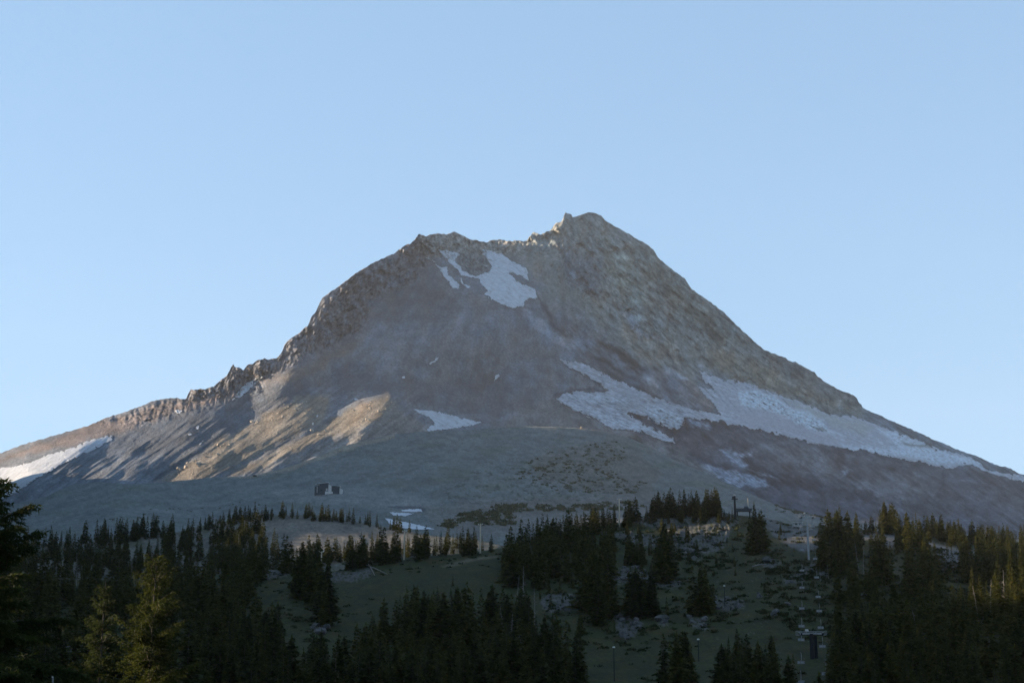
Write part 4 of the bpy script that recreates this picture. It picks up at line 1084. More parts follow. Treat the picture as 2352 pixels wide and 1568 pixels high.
# single trees placed one by one: key, sheet, base u, v, height
for key, sh, u, v, h in [("lone", MEADOW, 1737, 1272, 25), ("lone", MEADOW, 1612, 1412, 19), ("lone", MEADOW, 1530, 1332, 25), ("lone", MEADOW, 1460, 1418, 18), ("lone", MEADOW, 1500, 1415, 19), ("lone", MEADOW, 1292, 1384, 5),
                         ("meadow_left", MEADOW, 690, 1375, 25), ("meadow_left", MEADOW, 725, 1382, 25), ("meadow_left", MEADOW, 748, 1430, 22), ("right_clump", MEADOW, 2035, 1226, 19), ("right_clump", MEADOW, 2020, 1342, 24), ("right_clump", MEADOW, 1930, 1312, 26),
                         ("lone", MEADOW, 1040, 1345, 5), ("main_clump", MEADOW, 1375, 1436, 27), ("right_slope", FARBANK, 2300, 1396, 14), ("right_slope", FARBANK, 2352, 1380, 14), ("right_slope", FARBANK, 2240, 1420, 13), ("right_slope", FARBANK, 2330, 1385, 15)]:
    p = sh.pt(np.array([float(u)]), np.array([float(v)]))[0]
    TREES.append([h / p[1] * 3, key, p, h])
TREES.sort(key=lambda t: -t[0])
N_IND = 296
stuff = {}
for i, (s, key, p, h) in enumerate(TREES):
    rz = g.uniform(0, 6.28); wd = g.uniform(.85, 1.25)
    if i < N_IND:
        cr, tr, P, r = VAR[int(g.integers(len(VAR)))]
        root = bpy.data.objects.new("conifer", None); COL.objects.link(root)
        root.empty_display_size = 1
        root.location = p - np.array([0, 0, .3]); root.rotation_euler = (g.normal(0, .012), g.normal(0, .012), rz)
        root.scale = (h * wd, h * wd, h)
        lab, grp = LABEL[key]
        tag(root, lab, "tree", grp)
        for nm, me in (("crown", cr), ("trunk", tr)):
            c = bpy.data.objects.new(nm, me); COL.objects.link(c); c.parent = root
    else:
        P = LOW[int(g.integers(len(LOW)))]
        c, s_ = math.cos(rz), math.sin(rz)
        Q = P * np.array([h * wd, h * wd, h])
        Q = np.stack([Q[..., 0] * c - Q[..., 1] * s_, Q[..., 0] * s_ + Q[..., 1] * c, Q[..., 2]], -1) + (p - np.array([0, 0, .3]))
        stuff.setdefault(key, []).append(Q)
allp = np.concatenate([np.concatenate(v) for v in stuff.values()])
me = tri_mesh("forest", allp, needle_mat)
o = bpy.data.objects.new("forest", me); COL.objects.link(o)
tag(o, "mass of small dark conifers filling in the distant slopes", "forest", kind="stuff")

# trees on the added, unseen shading hill
Qs = []
for k in range(170):
    y = g.uniform(60, 2100); cx, top, w = (np.interp(y, SH_Y, a) for a in (SH_X, SH_T, SH_W))
    t = g.uniform(-.5, .5); h = g.uniform(4, 7) if y > 350 else g.uniform(2, 3)
    Qs.append(LOW[k % 4] * h + np.array([cx + w * t, y, top * math.exp(-t * t) - 5]))
o = bpy.data.objects.new("forest", tri_mesh("forest", np.concatenate(Qs), needle_mat)); COL.objects.link(o)
tag(o, "conifers on the added shading hill, unseen outside the left edge", "forest", kind="stuff")

# dead trees
SNAGS = [(KNOLL, 215, 1262, 20, "left forest"), (KNOLL, 163, 1283, 22, "left forest"), (KNOLL, 268, 1262, 14, "left forest"), (KNOLL, 430, 1260, 17, "left forest"), (KNOLL, 545, 1285, 19, "left forest"), (KNOLL, 568, 1290, 20, "left forest"),
         (MEADOW, 175, 1350, 18, "left forest"), (MEADOW, 272, 1352, 18, "left forest"), (MEADOW, 130, 1365, 16, "left forest"), (MEADOW, 300, 1370, 17, "left forest"),
         (MEADOW, 832, 1297, 17, "pole row"), (MEADOW, 838, 1298, 15, "pole row"), (MEADOW, 822, 1300, 12, "pole row"), (MEADOW, 1012, 1276, 16, "pole row"), (MEADOW, 1053, 1271, 17, "pole row"),
         (MEADOW, 1216, 1252, 18, "ridge"), (MEADOW, 1222, 1250, 15, "ridge"), (MEADOW, 1231, 1250, 16, "ridge"), (MEADOW, 1390, 1212, 11, "ridge"),
         (MEADOW, 1484, 1186, 15, "knob"), (MEADOW, 1492, 1184, 17, "knob"), (MEADOW, 1499, 1184, 17, "knob"), (MEADOW, 1507, 1185, 13, "knob"),
         (MEADOW, 1750, 1190, 9, "saddle"), (MEADOW, 1757, 1190, 10, "saddle"), (MEADOW, 1764, 1191, 9, "saddle"), (MEADOW, 1771, 1191, 8, "saddle"), (MEADOW, 1719, 1188, 10, "saddle"),
         (MEADOW, 1186, 1430, 22, "centre"), (MEADOW, 1198, 1440, 22, "centre"), (MEADOW, 1160, 1520, 18, "centre"), (MEADOW, 1172, 1530, 18, "centre"), (MEADOW, 1201, 1535, 12, "centre"), (MEADOW, 1348, 1345, 9, "centre"), (MEADOW, 1227, 1440, 17, "centre"),
         (MEADOW, 1972, 1310, 15, "right"), (MEADOW, 1984, 1318, 14, "right"), (MEADOW, 2118, 1262, 14, "right"), (MEADOW, 1885, 1335, 7, "right"), (MEADOW, 1903, 1332, 8, "right"), (MEADOW, 2122, 1560, 16, "right"),
         (FARBANK, 2308, 1400, 13, "slope"), (FARBANK, 2276, 1412, 11, "slope"), (FARBANK, 2248, 1425, 10, "slope")]
SLAB = {"left forest": "bleached dead tree standing among the dense conifers at left", "pole row": "pale dead trunk in the tree row behind the light poles", "ridge": "sunlit leaning dead tree on the rising wooded ridge",
        "knob": "bare sunlit dead tree at the left end of the cliff knob", "saddle": "stunted bone white dead tree in the saddle right of the cliff knob", "centre": "slender grey dead tree in the shade below the centre of the slope",
        "right": "grey dead tree among the loose conifer groups at right", "slope": "bleached sunlit dead tree in the lower right forest"}
for i, (sh, u, v, h, key) in enumerate(SNAGS):
    p = sh.pt(np.array([float(u)]), np.array([float(v)]))[0]
    o = bpy.data.objects.new("dead_tree", SNAG[i % 4]); COL.objects.link(o)
    o.location = p - np.array([0, 0, .3]); h *= .8 + .25 * g.random(); o.scale = (h * 1.2, h * 1.2, h)
    lean = .16 if key == "ridge" and i % 2 else .03
    o.rotation_euler = (g.normal(0, .03), g.normal(0, .03) + lean, g.uniform(0, 6.28) if lean < .1 else 0)
    tag(o, SLAB[key], "dead tree", "dead trees, " + key)


# ------------------------------------------------------------------ near firs at the left
def near_fir(x, y, z0, h, r, seed, label, levels=46, per=9, droop=.5, up=.2, base=.06, narrow=.8, sparse=0.0, twig=1.0, blade=1.0):
    g = np.random.default_rng(seed)
    root = bpy.data.objects.new("fir_tree", None); COL.objects.link(root); root.location = (x, y, z0)
    tag(root, label, "tree")
    tris = []; limbs = MB()
    n = 12
    pts = [(g.normal(0, .012) * (k > 0), g.normal(0, .012) * (k > 0), h * k / (n - 1) - (k == 0) * .5) for k in range(n)]
    tm = MB(); tm.tube(pts, [.013 * h * (1 - .96 * k / (n - 1)) for k in range(n)], 9)
    tm.build("trunk", bark_mat, root, True)
    for i in range(levels):
        t = (i + g.uniform(-.35, .35)) / levels
        t = min(max(t, 0), .985)
        z = h * (base + (1 - base) * t)
        R = r * ((1 - t) ** narrow) * g.uniform(.72, 1.12) + .06
        m = max(3, int(per * (.5 + .5 * (1 - t))))
        a0 = g.uniform(0, 6.28)
        for j in range(m):
            if g.random() < sparse: continue
            a = a0 + 6.283 * j / m + g.uniform(-.3, .3)
            L = R * g.uniform(.55, 1.15)
            e = np.array([math.cos(a), math.sin(a), 0]); side = np.array([-e[1], e[0], 0])
            ns = max(4, int(L / .13 * twig))
            s = np.linspace(.08, 1, ns)
            lift = up + .9 * t
            P = e[None] * (L * s)[:, None]
            P[:, 2] = z + L * (lift * s - droop * (1.1 - t) * s ** 1.7)
            limbs.tube(P[[0, ns // 2, ns - 1]], [.011 * L + .004, .006 * L + .003, .002], 3)
            for q in range(ns):
                W = L * .36 * (1 - .72 * s[q]) + .12
                for sg in (-1, 1, 0):
                    if sg == 0 and q < ns - 2 and g.random() < .6: continue
                    nn = max(2, int(W / .085 * twig)) if sg else 3
                    d = e * g.uniform(.35, .8) + side * sg + np.array([0, 0, g.uniform(-.45, .05)])
                    if sg == 0: d = e + np.array([0, 0, g.uniform(-.2, .2)])
                    d /= np.linalg.norm(d)
                    w = np.linspace(.1, 1, nn) * W * g.uniform(.7, 1.2)
                    C = P[q] + d[None] * w[:, None]; C[:, 2] -= .25 * w ** 2
                    k = nn
                    for _ in range(3):
                        dir2 = d[None] * .8 + g.normal(0, .55, (k, 3)); dir2[:, 2] -= .25
                        dir2 /= np.linalg.norm(dir2, axis=1)[:, None]
                        ln = g.uniform(.14, .30, k)[:, None] * blade; wd = .036 * blade
                        sd = np.cross(dir2, g.normal(0, 1, (k, 3))); sd /= np.linalg.norm(sd, axis=1)[:, None] + 1e-6
                        tris.append(np.stack([C - sd * wd, C + sd * wd, C + dir2 * ln], 1))
    T = np.concatenate(tris)
    me = tri_mesh("crown", T, near_needle_mat)
    c = bpy.data.objects.new("crown", me); COL.objects.link(c); c.parent = root
    limbs.build("limbs", bark_mat, root, True)
    return len(T)


def near_place(u, vtop, y, vbase=None, h=None):
    """foot of a tree whose tip stands at (u, vtop) at distance y"""
    a, b_ = direction(u, vtop)
    return a * y, y, float(valley_z(np.array([a * y]), np.array([float(y)]))[0]), b_ * y
for (u, vt, y, wr, seed, lab, kw) in [
        (360, 1272, 72, .25, 1, "golden green fir with a sunlit top, nearest the camera left of centre", dict(levels=25, per=8, narrow=.66, droop=.40, sparse=.10, blade=.7, twig=1.25)),
        (243, 1330, 78, .21, 2, "darker fir with a thin pointed top just left of the golden green fir", dict(levels=26, per=8, narrow=.80, droop=.40, sparse=.08, blade=.7, twig=1.25)),
        (-66, 1085, 34, .42, 3, "large black fir with drooping boughs cut off by the left edge", dict(levels=22, per=8, droop=.55, up=.12, narrow=.52, sparse=.0, blade=.55, twig=1.9)),
        (60, 1500, 62, .30, 4, "low dark fir filling the bottom left corner under the boughs of the big fir", dict(levels=24, per=8))]:
    x, yy, z0, zt = near_place(u, vt, y)
    near_fir(x, yy, z0, zt - z0, wr * (zt - z0), seed, lab, **kw)
# two added firs, unseen beyond the left edge, to shade the big one
for (u, vt, y, seed) in ((-420, 1100, 40, 6), (-700, 1000, 52, 7)):
    x, yy, z0, zt = near_place(u, vt, y)
    near_fir(x, yy, z0, zt - z0, .25 * (zt - z0), seed, ("added unseen fir shading the big fir from the left, the nearer one", "added unseen fir shading the big fir from the left, the farther one")[seed - 6], levels=26, per=7, twig=.6)
# ------------------------------------------------------------------ built things and loose rocks
def flat_mat(name, col, rough=.6, metal=0.0, var=.25, scale=1.0):
    m, nt, b = nodes_mat(name, rough, .3)
    b.inputs["Metallic"].default_value = metal
    c = tuple(x * (1 - var) for x in col); d = tuple(min(1, x * (1 + var)) for x in col)
    nt.links.new(ramp(nt, tex_noise(nt, scale, 6, .65), [(.3, c), (.7, d)]), b.inputs["Base Color"])
    return m


steel = flat_mat("galvanised_steel", (.24, .25, .26), .6, 0)
dark_steel = flat_mat("dark_steel", (.02, .023, .026), .95, 0)
dark_steel.node_tree.nodes["Principled BSDF"].inputs["Specular IOR Level"].default_value = .05
pale_paint = flat_mat("pale_paint", (.30, .30, .29), .7)
wood_pole = flat_mat("pole_wood", (.42, .36, .28), .9, 0, .3, 2)
dark_wall = flat_mat("dark_wall", (.045, .058, .07), .9)
concrete = flat_mat("concrete", (.42, .42, .42), .95)
roof_metal = flat_mat("roof_metal", (.55, .56, .57), .6, 0)
window_glass = flat_mat("window_glass", (.03, .04, .05), .1, 0, .1)
lamp_glass = flat_mat("lamp_glass", (.45, .45, .42), .3, 0, .05)
white_metal = flat_mat("white_metal", (.15, .15, .16), .6)


def ground(sh, u, v):
    return Vector(sh.pt(np.array([float(u)]), np.array([float(v)]))[0])


def empty(name, loc, label, cat, group=None, rz=0.0):
    o = bpy.data.objects.new(name, None); COL.objects.link(o)
    o.location = loc; o.rotation_euler = (0, 0, rz); o.empty_display_size = 1
    return tag(o, label, cat, group)


# wooden light poles with a cross arm and floodlights
for sh, u, v, vt, lab in ((MEADOW, 928, 1285, 1217, "tall sunlit wooden light pole on the meadow crest, tallest of the row"), (MEADOW, 1103, 1270, 1202, "wooden light pole in front of the conifers, third from the left"),
                          (MEADOW, 737, 1322, 1264, "wooden light pole with a small cross arm above the dark tree column"), (MEADOW, 1423, 1209, 1144, "wooden light pole on the wooded ridge just left of the cliff knob")):
    p = ground(sh, u, v); a, b_ = direction(u, vt); h = b_ * p.y - p.z
    r = empty("light_pole", p, lab, "pole", "light poles along the ski run")
    mb = MB(); mb.tube([(0, 0, -1), (0, 0, h * .5), (.05, 0, h)], [.42, .38, .32], 8); mb.build("pole", wood_pole, r, True)
    mb = MB(); mb.box((0, -.2, h - .7), (2.4, .22, .22)); mb.box((0, -.12, h - 1.5), (.16, .16, .9)); mb.build("crossarm", wood_pole, r)
    for x in (-1.0, 1.0):
        mb = MB(); mb.box((x, -.35, h - .38), (.62, .5, .42), 0, .8); mb.build("floodlight", lamp_glass, r)

# chairlift: line from the lower right of the meadow up to the knob
tow = [("A", 1858, 1285, 1178, 22.0), ("B", 1866, 1512, 1446, 0)]


def lift_tower(u, v, vt, label, arm_w, twin=False):
    p = ground(MEADOW, u, v); a, b_ = direction(u, vt); h = b_ * p.y - p.z
    r = empty("lift_tower", p, label, "lift tower", "chairlift towers")
    k = h / 20
    mb = MB(); mb.tube([(0, 0, -1), (0, 0, h * .45), (0, 0, h * .93)], [.6, .55, .5] if twin else [.5, .44, .40], 12); mb.build("column", dark_steel if twin else steel, r, True)
    if twin:
        mb = MB(); mb.tube([(1.3, 1.2, -1), (1.3, 1.2, h * .85)], [.45, .4], 10); mb.build("column", dark_steel, r, True)
    mb = MB(); w = arm_w
    mb.box((0, 0, h * .93), (w, .38, .38))
    mb.box((0, 0, h * 1.0), (w * 1.16, .22, .2))
    for s in (-1, 1):
        mb.tube([(s * w * .46, 0, h * .93), (s * w * .57, 0, h)], .09, 6)
        mb.tube([(s * w * .2, 0, h * .93), (s * w * .2, 0, h)], .07, 6)
    mb.build("crossarm", steel, r)
    for s in (-1, 1):
        mb = MB(); mb.box((s * w * .46, 0, h * .93 - .35), (.18, 3.2, .3))
        for q in range(6):
            mb.tube([(s * w * .46 - .12, -1.3 + .52 * q, h * .93 - .1), (s * w * .46 + .12, -1.3 + .52 * q, h * .93 - .1)], .23, 8)
        mb.build("sheave_train", dark_steel, r)
        mb = MB(); mb.box((s * w * .46 + s * .65, 0, h * .93 - .35), (.8, 3.0, .06))
        for q in (-1.4, 0, 1.4): mb.tube([(s * w * .46 + s * 1.02, q, h * .93 - .35), (s * w * .46 + s * 1.02, q, h * .93 + .7)], .035, 4)
        mb.tube([(s * w * .46 + s * 1.02, -1.4, h * .93 + .7), (s * w * .46 + s * 1.02, 1.4, h * .93 + .7)], .035, 4)
        mb.build("work_platform", steel, r)
    mb = MB(); mb.box((-w * .2, -.3, h * 1.0 + .4), (.9, .5, .5), 0, .8); mb.build("floodlight", lamp_glass, r)
    return r, p, h, w


tA = lift_tower(1858, 1285, 1180, "tall steel chairlift tower with platforms in the gap between the trees at right", 5.6)
tB = lift_tower(1866, 1512, 1450, "lower chairlift tower on two dark posts near the bottom edge", 6.0, True)
p = ground(MEADOW, 1690, 1192)
# haul ropes along the towers (left and right line)
zc = lambda t: t[1] + Vector((0, 0, t[2] * .93 + .1))
top_pt = ground(MEADOW, 1848, 1212) + Vector((0, 0, 6))
bot_pt = Vector((direction(1872, 1600)[0] * 215, 215, direction(1872, 1600)[1] * 215 - 1))
line = [top_pt, zc(tA), zc(tB), bot_pt]
ropes = {}
for s, lab in ((-1, "left haul rope of the chairlift"), (1, "right haul rope of the chairlift")):
    pts = []
    for i in range(3):
        A, B = line[i], line[i + 1]
        for t in np.linspace(0, 1, 16)[(0 if i == 0 else 1):]:
            q = A.lerp(B, t); L = (A - B).length
            wv = (2.7, tA[3] * .46, tB[3] * .46, 2.7); wx = wv[i] * (1 - t) + wv[i + 1] * t
            pts.append((q.x + s * wx, q.y, q.z - 4 * t * (1 - t) * L * .018))
    ropes[s] = pts
    mb = MB(); mb.tube(pts, .03, 4)
    tag(mb.build("haul_rope", dark_steel), lab, "cable")


def chair_proto():
    r = empty("lift_chair", (0, 0, 0), "two seat lift chair", "lift chair")
    mb = MB(); mb.tube([(0, 0, 0), (.12, 0, -.5), (.12, .1, -1.7), (0, .15, -2.1)], .05, 6); mb.tube([(-.75, .15, -2.1), (.75, .15, -2.1)], .045, 6)
    mb.build("hanger", steel, r)
    mb = MB(); mb.box((0, -.05, -2.75), (1.7, .55, .09)); mb.tube([(-.82, .15, -2.1), (-.82, .18, -2.75)], .04, 5); mb.tube([(.82, .15, -2.1), (.82, .18, -2.75)], .04, 5)
    mb.build("seat", white_metal, r)
    mb = MB(); mb.box((0, .24, -2.42), (1.6, .06, .5)); mb.build("backrest", steel, r)
    mb = MB(); mb.tube([(-.8, .1, -2.2), (-.8, -.45, -2.3), (.8, -.45, -2.3), (.8, .1, -2.2)], .03, 5); mb.build("safety_bar", steel, r)
    return r


proto = chair_proto(); first = True


def along(pts, f):
    P = [Vector(q) for q in pts]; L = [0]
    for a, b_ in zip(P, P[1:]): L.append(L[-1] + (b_ - a).length)
    d = f * L[-1]
    for i in range(len(P) - 1):
        if L[i + 1] >= d:
            return P[i].lerp(P[i + 1], (d - L[i]) / (L[i + 1] - L[i] + 1e-6))
    return P[-1]


for s, off, side in ((-1, .012, "left"), (1, .034, "right")):
    for k in range(16):
        q = along(ropes[s], off + k * .0612 + random.uniform(-.012, .012))
        if min((q - zc(tA)).length, (q - zc(tB)).length) < 3.6: continue
        if first: o = proto; first = False
        else:
            o = proto.copy(); COL.objects.link(o)
            for ch in proto.children:
                c = ch.copy(); COL.objects.link(c); c.parent = o
        o.location = q; o.rotation_euler = (0, 0, random.uniform(-.1, .1))
        tag(o, "empty two seat lift chair hanging from the %s haul rope" % side, "lift chair", "lift chairs on the %s rope" % side)

# small lamp posts and other lift parts further left
for u, v, vt, lab in ((1665, 1392, 1345, "thin dark lamp post standing among the pale boulders in mid slope"), (1605, 1518, 1468, "thin blue grey lamp post beside the black conifers at the bottom"),
                      (1411, 1564, 1486, "plain thin pole at the bottom edge beside the dark conifers")):
    p = ground(MEADOW, u, v); a, b_ = direction(u, vt); h = b_ * p.y - p.z
    r = empty("lamp_post", p, lab, "lamp post")
    mb = MB(); mb.tube([(0, 0, -.5), (0, 0, h)], [.14, .09], 7); mb.build("post", dark_steel, r, True)
    mb = MB(); mb.box((0, -.2, h + .1), (.7, .5, .35), 0, .7); mb.build("lamp", lamp_glass, r)

# upper terminal deck and dark tower in the saddle
p = ground(MEADOW, 1689, 1192); a, b_ = direction(1689, 1138); h = b_ * p.y - p.z
r = empty("lift_tower", p, "dark tower with a bright lamp on top, right of the cliff knob", "lift tower", "chairlift towers")
mb = MB(); mb.tube([(0, 0, -1), (0, 0, h * .5), (0, 0, h)], [.75, .62, .5], 10); mb.build("column", dark_steel, r, True)
mb = MB(); mb.box((0, 0, h * .86), (3.6, 1.2, .5)); mb.box((-.5, 0, h * .93), (2.2, 1.4, .9), 0, .8); mb.build("crossarm", dark_steel, r)
mb = MB(); mb.box((0, -.2, h + .35), (.9, .7, .6), 0, .8); mb.build("floodlight", lamp_glass, r)
p = ground(MEADOW, 1708, 1187)
r = empty("lift_terminal", p, "low dark chairlift terminal on posts in the saddle right of the cliff knob", "lift terminal")
mb = MB(); mb.box((0, 0, 4.2), (9.5, 5, 1.3)); mb.box((1.6, 0, 5.6), (3.2, 3.2, 1.8), 0, .6); mb.build("housing", dark_wall, r)
mb = MB(); mb.box((0, 0, 4.93), (10.1, 5.6, .16)); mb.build("roof", dark_steel, r)
for x in (-3.8, 3.8):
    mb = MB(); mb.tube([(x, 0, -1), (x, 0, 3.6)], .35, 8); mb.build("post", dark_steel, r)
mb = MB(); mb.tube([(3.0, 0, 6.4), (3.0, 0, 11.5)], [.22, .16], 7); mb.build("mast", wood_pole, r)

# operator hut by the lift
p = ground(MEADOW, 1832, 1212)
r = empty("operator_hut", p, "small pale operator hut left of the tall chairlift tower", "hut", rz=.15)
mb = MB(); mb.box((0, 0, 1.9), (5.2, 3.4, 2.6)); mb.build("wall", pale_paint, r)
mb = MB(); mb.box((0, -.2, 3.29), (5.9, 4.2, .18)); mb.build("roof", roof_metal, r)
for x in (-1.4, 1.2):
    mb = MB(); mb.box((x, -1.72, 2.2), (1.5, .08, 1.0)); mb.build("window", window_glass, r)
mb = MB()
for x in (-2.2, 2.2):
    for y in (-1.4, 1.4): mb.box((x, y, .2), (.3, .3, 1.2))
mb.build("stilts", dark_steel, r)

# the two part lift building on the grey hill
def prism(mb, xs, ys, zb, zt):
    """box between x0..x1, y0..y1 whose roof rises from zt[0] at x0 to zt[1] at x1; front (low y) may be higher"""
    V = [(xs[0], ys[0], zb), (xs[1], ys[0], zb), (xs[1], ys[1], zb), (xs[0], ys[1], zb), (xs[0], ys[0], zt[0]), (xs[1], ys[0], zt[1]), (xs[1], ys[1], zt[2]), (xs[0], ys[1], zt[3])]
    mb.add(V, [(0, 3, 2, 1), (4, 5, 6, 7), (0, 1, 5, 4), (1, 2, 6, 5), (2, 3, 7, 6), (3, 0, 4, 7)])


p = ground(HILL, 754, 1134); S = p.y / F_PX * 1.03
bx = lambda X: ((1050 + X / 11.2) * .6712 - 754) * S
bz = lambda Y: (1134 - (1620 + Y / 11.2) * .6712) * S
r = empty("lift_building", p, "dark lift building of two slanted roofed blocks with pale end walls on the grey hill", "building")
D = 13.0
mb = MB(); prism(mb, (bx(470), bx(815)), (0, D), -2, (bz(400), bz(365), bz(400), bz(420)))
mb.build("block", dark_wall, r)
mb = MB(); prism(mb, (bx(305), bx(470)), (.6, D - 2), -2, (bz(485), bz(455), bz(470), bz(495))); mb.build("block", dark_wall, r)
mb = MB(); prism(mb, (bx(930), bx(1230)), (1.5, D - 1), -3, (bz(480), bz(500), bz(520), bz(500))); mb.build("block", dark_wall, r)
mb = MB(); prism(mb, (bx(815), bx(930)), (.8, D), -3, (bz(400), bz(470), bz(470), bz(410))); prism(mb, (bx(700), bx(990)), (-.5, .4), -4, (bz(680), bz(690), bz(690), bz(680)))
mb.build("end_wall", concrete, r)
mb = MB(); prism(mb, (bx(1230), bx(1320)), (1.8, D - 1), -4, (bz(530), bz(580), bz(590), bz(540))); mb.build("end_wall", concrete, r)
def slab(x0, x1, z0, z1, y0, y1, th, name):
    mb = MB(); V = [(x0, y0, z0), (x1, y0, z1), (x1, y1, z1 + .3), (x0, y1, z0 + .3)]
    V = V + [(a, b_, c + th) for a, b_, c in V]
    mb.add(V, [(0, 3, 2, 1), (4, 5, 6, 7), (0, 1, 5, 4), (1, 2, 6, 5), (2, 3, 7, 6), (3, 0, 4, 7)]); mb.build(name, roof_metal, r)
slab(bx(350), bx(820), bz(412), bz(350), -1.2, D + .6, .35, "roof")
slab(bx(915), bx(1250), bz(455), bz(490), .4, D, .35, "roof")
mb = MB(); mb.box((bx(403), -.4, bz(610)), (.45, .45, bz(490) - bz(740))); mb.box((bx(480), -.9, bz(440)), (.5, .3, 1.2)); mb.build("post", concrete, r)
mb = MB(); mb.box((bx(760), -.08, bz(615)), (bx(795) - bx(725), .3, bz(570) - bz(665))); mb.build("door", pale_paint, r)
mb = MB(); mb.box((bx(560), -.06, bz(640)), (2.6, .2, 2.2)); mb.build("window", window_glass, r)

# white marker post in front, bottom left
x, yy = direction(123, 1540)[0] * 47, 47.0
zt = direction(123, 1539)[1] * 47; z0 = direction(123, 1568)[1] * 47 - .9
r = empty("marker_post", (x, yy, z0), "short sunlit white marker post at the bottom left between the black firs", "post")
mb = MB(); mb.box((0, 0, (zt - z0) / 2), (.06, .05, zt - z0), .2, .9); mb.build("stake", white_metal, r)
mb = MB(); mb.box((0, -.034, zt - z0 - .14), (.07, .012, .16), .2); mb.build("reflector", lamp_glass, r)

# fallen logs on the meadow crest
for i, (u0, v0, u1, v1, lab) in enumerate([(838, 1297, 890, 1319, "longest bleached log lying downhill from the pale dead trunks"), (946, 1278, 973, 1286, "short bleached log right of the tallest light pole"),
                                           (846, 1296, 861, 1322, "crooked log lying left of the longest bleached log"), (1728, 1302, 1760, 1296, "fallen grey log among the boulders below the saddle")]):
    A = ground(MEADOW, u0, v0); B = ground(MEADOW, u1, v1)
    mb = MB(); M = (A + B) / 2
    up = Vector((0, 0, .25)); mb.tube([A - M + up, up * 1.3 + Vector((0, 0, .2)), B - M + up], [.34, .27, .12], 7)
    for t in (.3, .5, .7):
        q = (A - M).lerp(B - M, t) + up; mb.tube([q, q + Vector((random.uniform(-1, 1), random.uniform(-.5, .5), 1.0))], [.07, .02], 4)
    o = mb.build("fallen_log", dead_mat, None, True); o.location = M
    tag(o, lab, "log")


# boulders
def rock_mesh(seed, mat, flat=.7):
    g = np.random.default_rng(seed)
    import bmesh
    bm = bmesh.new(); bmesh.ops.create_icosphere(bm, subdivisions=3, radius=1.0)
    cuts = [(lambda n: n / np.linalg.norm(n))(g.normal(0, 1, 3)) for _ in range(9)]
    offs = g.uniform(.45, .8, 9)
    for v in bm.verts:
        c = np.array(v.co)
        for n, o_ in zip(cuts, offs):
            d = c @ n - o_
            if d > 0: c = c - n * d * .92
        c = c * np.array([1.1, .9, flat]) + g.normal(0, .015, 3)
        v.co = c
    me = bpy.data.meshes.new("boulder"); bm.to_mesh(me); bm.free()
    me.materials.append(mat)
    return me


rock_mat = flat_mat("pale_andesite", (.072, .072, .072), .95, 0, .6, 1.0)
warm_rock = flat_mat("warm_rock", (.32, .27, .22), .95, 0, .3, .3)
ROCKS = [rock_mesh(500 + k, rock_mat, (.7, .9, .6, 1.1)[k]) for k in range(4)]
FARROCKS = [rock_mesh(520 + k, warm_rock, (.8, 1.1)[k]) for k in range(2)]
g = np.random.default_rng(77)


def put_rock(sh, u, v, size, lab, grp, far=False):
    p = ground(sh, u, v)
    o = bpy.data.objects.new("boulder", (FARROCKS if far else ROCKS)[int(g.integers(2 if far else 4))]); COL.objects.link(o)
    o.location = p + Vector((0, 0, size * .2)); s = size / 2
    o.scale = (s * g.uniform(.8, 1.3), s * g.uniform(.8, 1.2), s * g.uniform(.8, 1.25)); o.rotation_euler = (g.normal(0, .25), g.normal(0, .25), g.uniform(0, 6.28))
    tag(o, lab, "boulder", grp)


for key, polys, n, (s0, s1), lab in (
        ("cliff", [CLIFFS[0][0]], 44, (1.5, 5.5), "pale angular boulder on the cliff and talus under the wooded knob"),
        ("ledge", [CLIFFS[1][0]], 16, (1.5, 5), "pale boulder in the low rock band left of the cliff"),
        ("mid", [CLIFFS[2][0]], 34, (1.2, 4.5), "pale boulder in the rock field in the middle of the slope"),
        ("low", [CLIFFS[3][0], CLIFFS[5][0], CLIFFS[6][0]], 22, (1.5, 5), "grey boulder in the small outcrops low in the meadow"),
        ("dark", [CLIFFS[4][0]], 16, (1.5, 4), "dim boulder in the dark outcrop under the large clump"),
        ("right", [CLIFFS[7][0]], 16, (1, 3.5), "pale boulder beside the thin dark lamp post"),
        ("mound", [CLIFFS[8][0]], 8, (2, 5), "pale boulder on the grassy mound at left of the meadow"),
        ("bank", [CLIFFS[9][0], CLIFFS[10][0]], 20, (.8, 2.6), "small stone in the grey rock bank at the top left of the meadow"),
        ("lift", [CLIFFS[11][0], CLIFFS[12][0], CLIFFS[13][0]], 26, (1, 3.6), "pale boulder beside the chairlift line below the tall tower")):
    for k in range(n):
        u, v = in_poly(g, polys[k % len(polys)])
        put_rock(MEADOW, u, v, (s0 + (s1 - s0) * g.random() ** 2.5) * .75, lab, "boulders, " + key)
for u, v, s, lab in ((2144 - 1, 1378, 6.0, "tall upright pale boulder in the dim meadow at right of the lift line"), (1782, 1412, 3.6, "lone pale boulder in the grass left of the lift chairs"), (1808, 1390, 2.6, "small pale boulder above the lone one left of the lift chairs"),
                     (738, 1456, 4.6, "white boulder low on the grassy mound left of the dark stand"), (1434, 1462, 5.2, "pale pointed boulder at the foot of the small low outcrop"), (1763, 1292, 6, "blocky pinkish boulder below the single dark conifer in the saddle"),
                     (1743, 1372, 3, "pale boulder at the edge of the rock pile by the lamp post"), (1990, 1376, 5, "upright pale rock slab right of the lift line")):
    put_rock(MEADOW, u, v, s, lab, None)
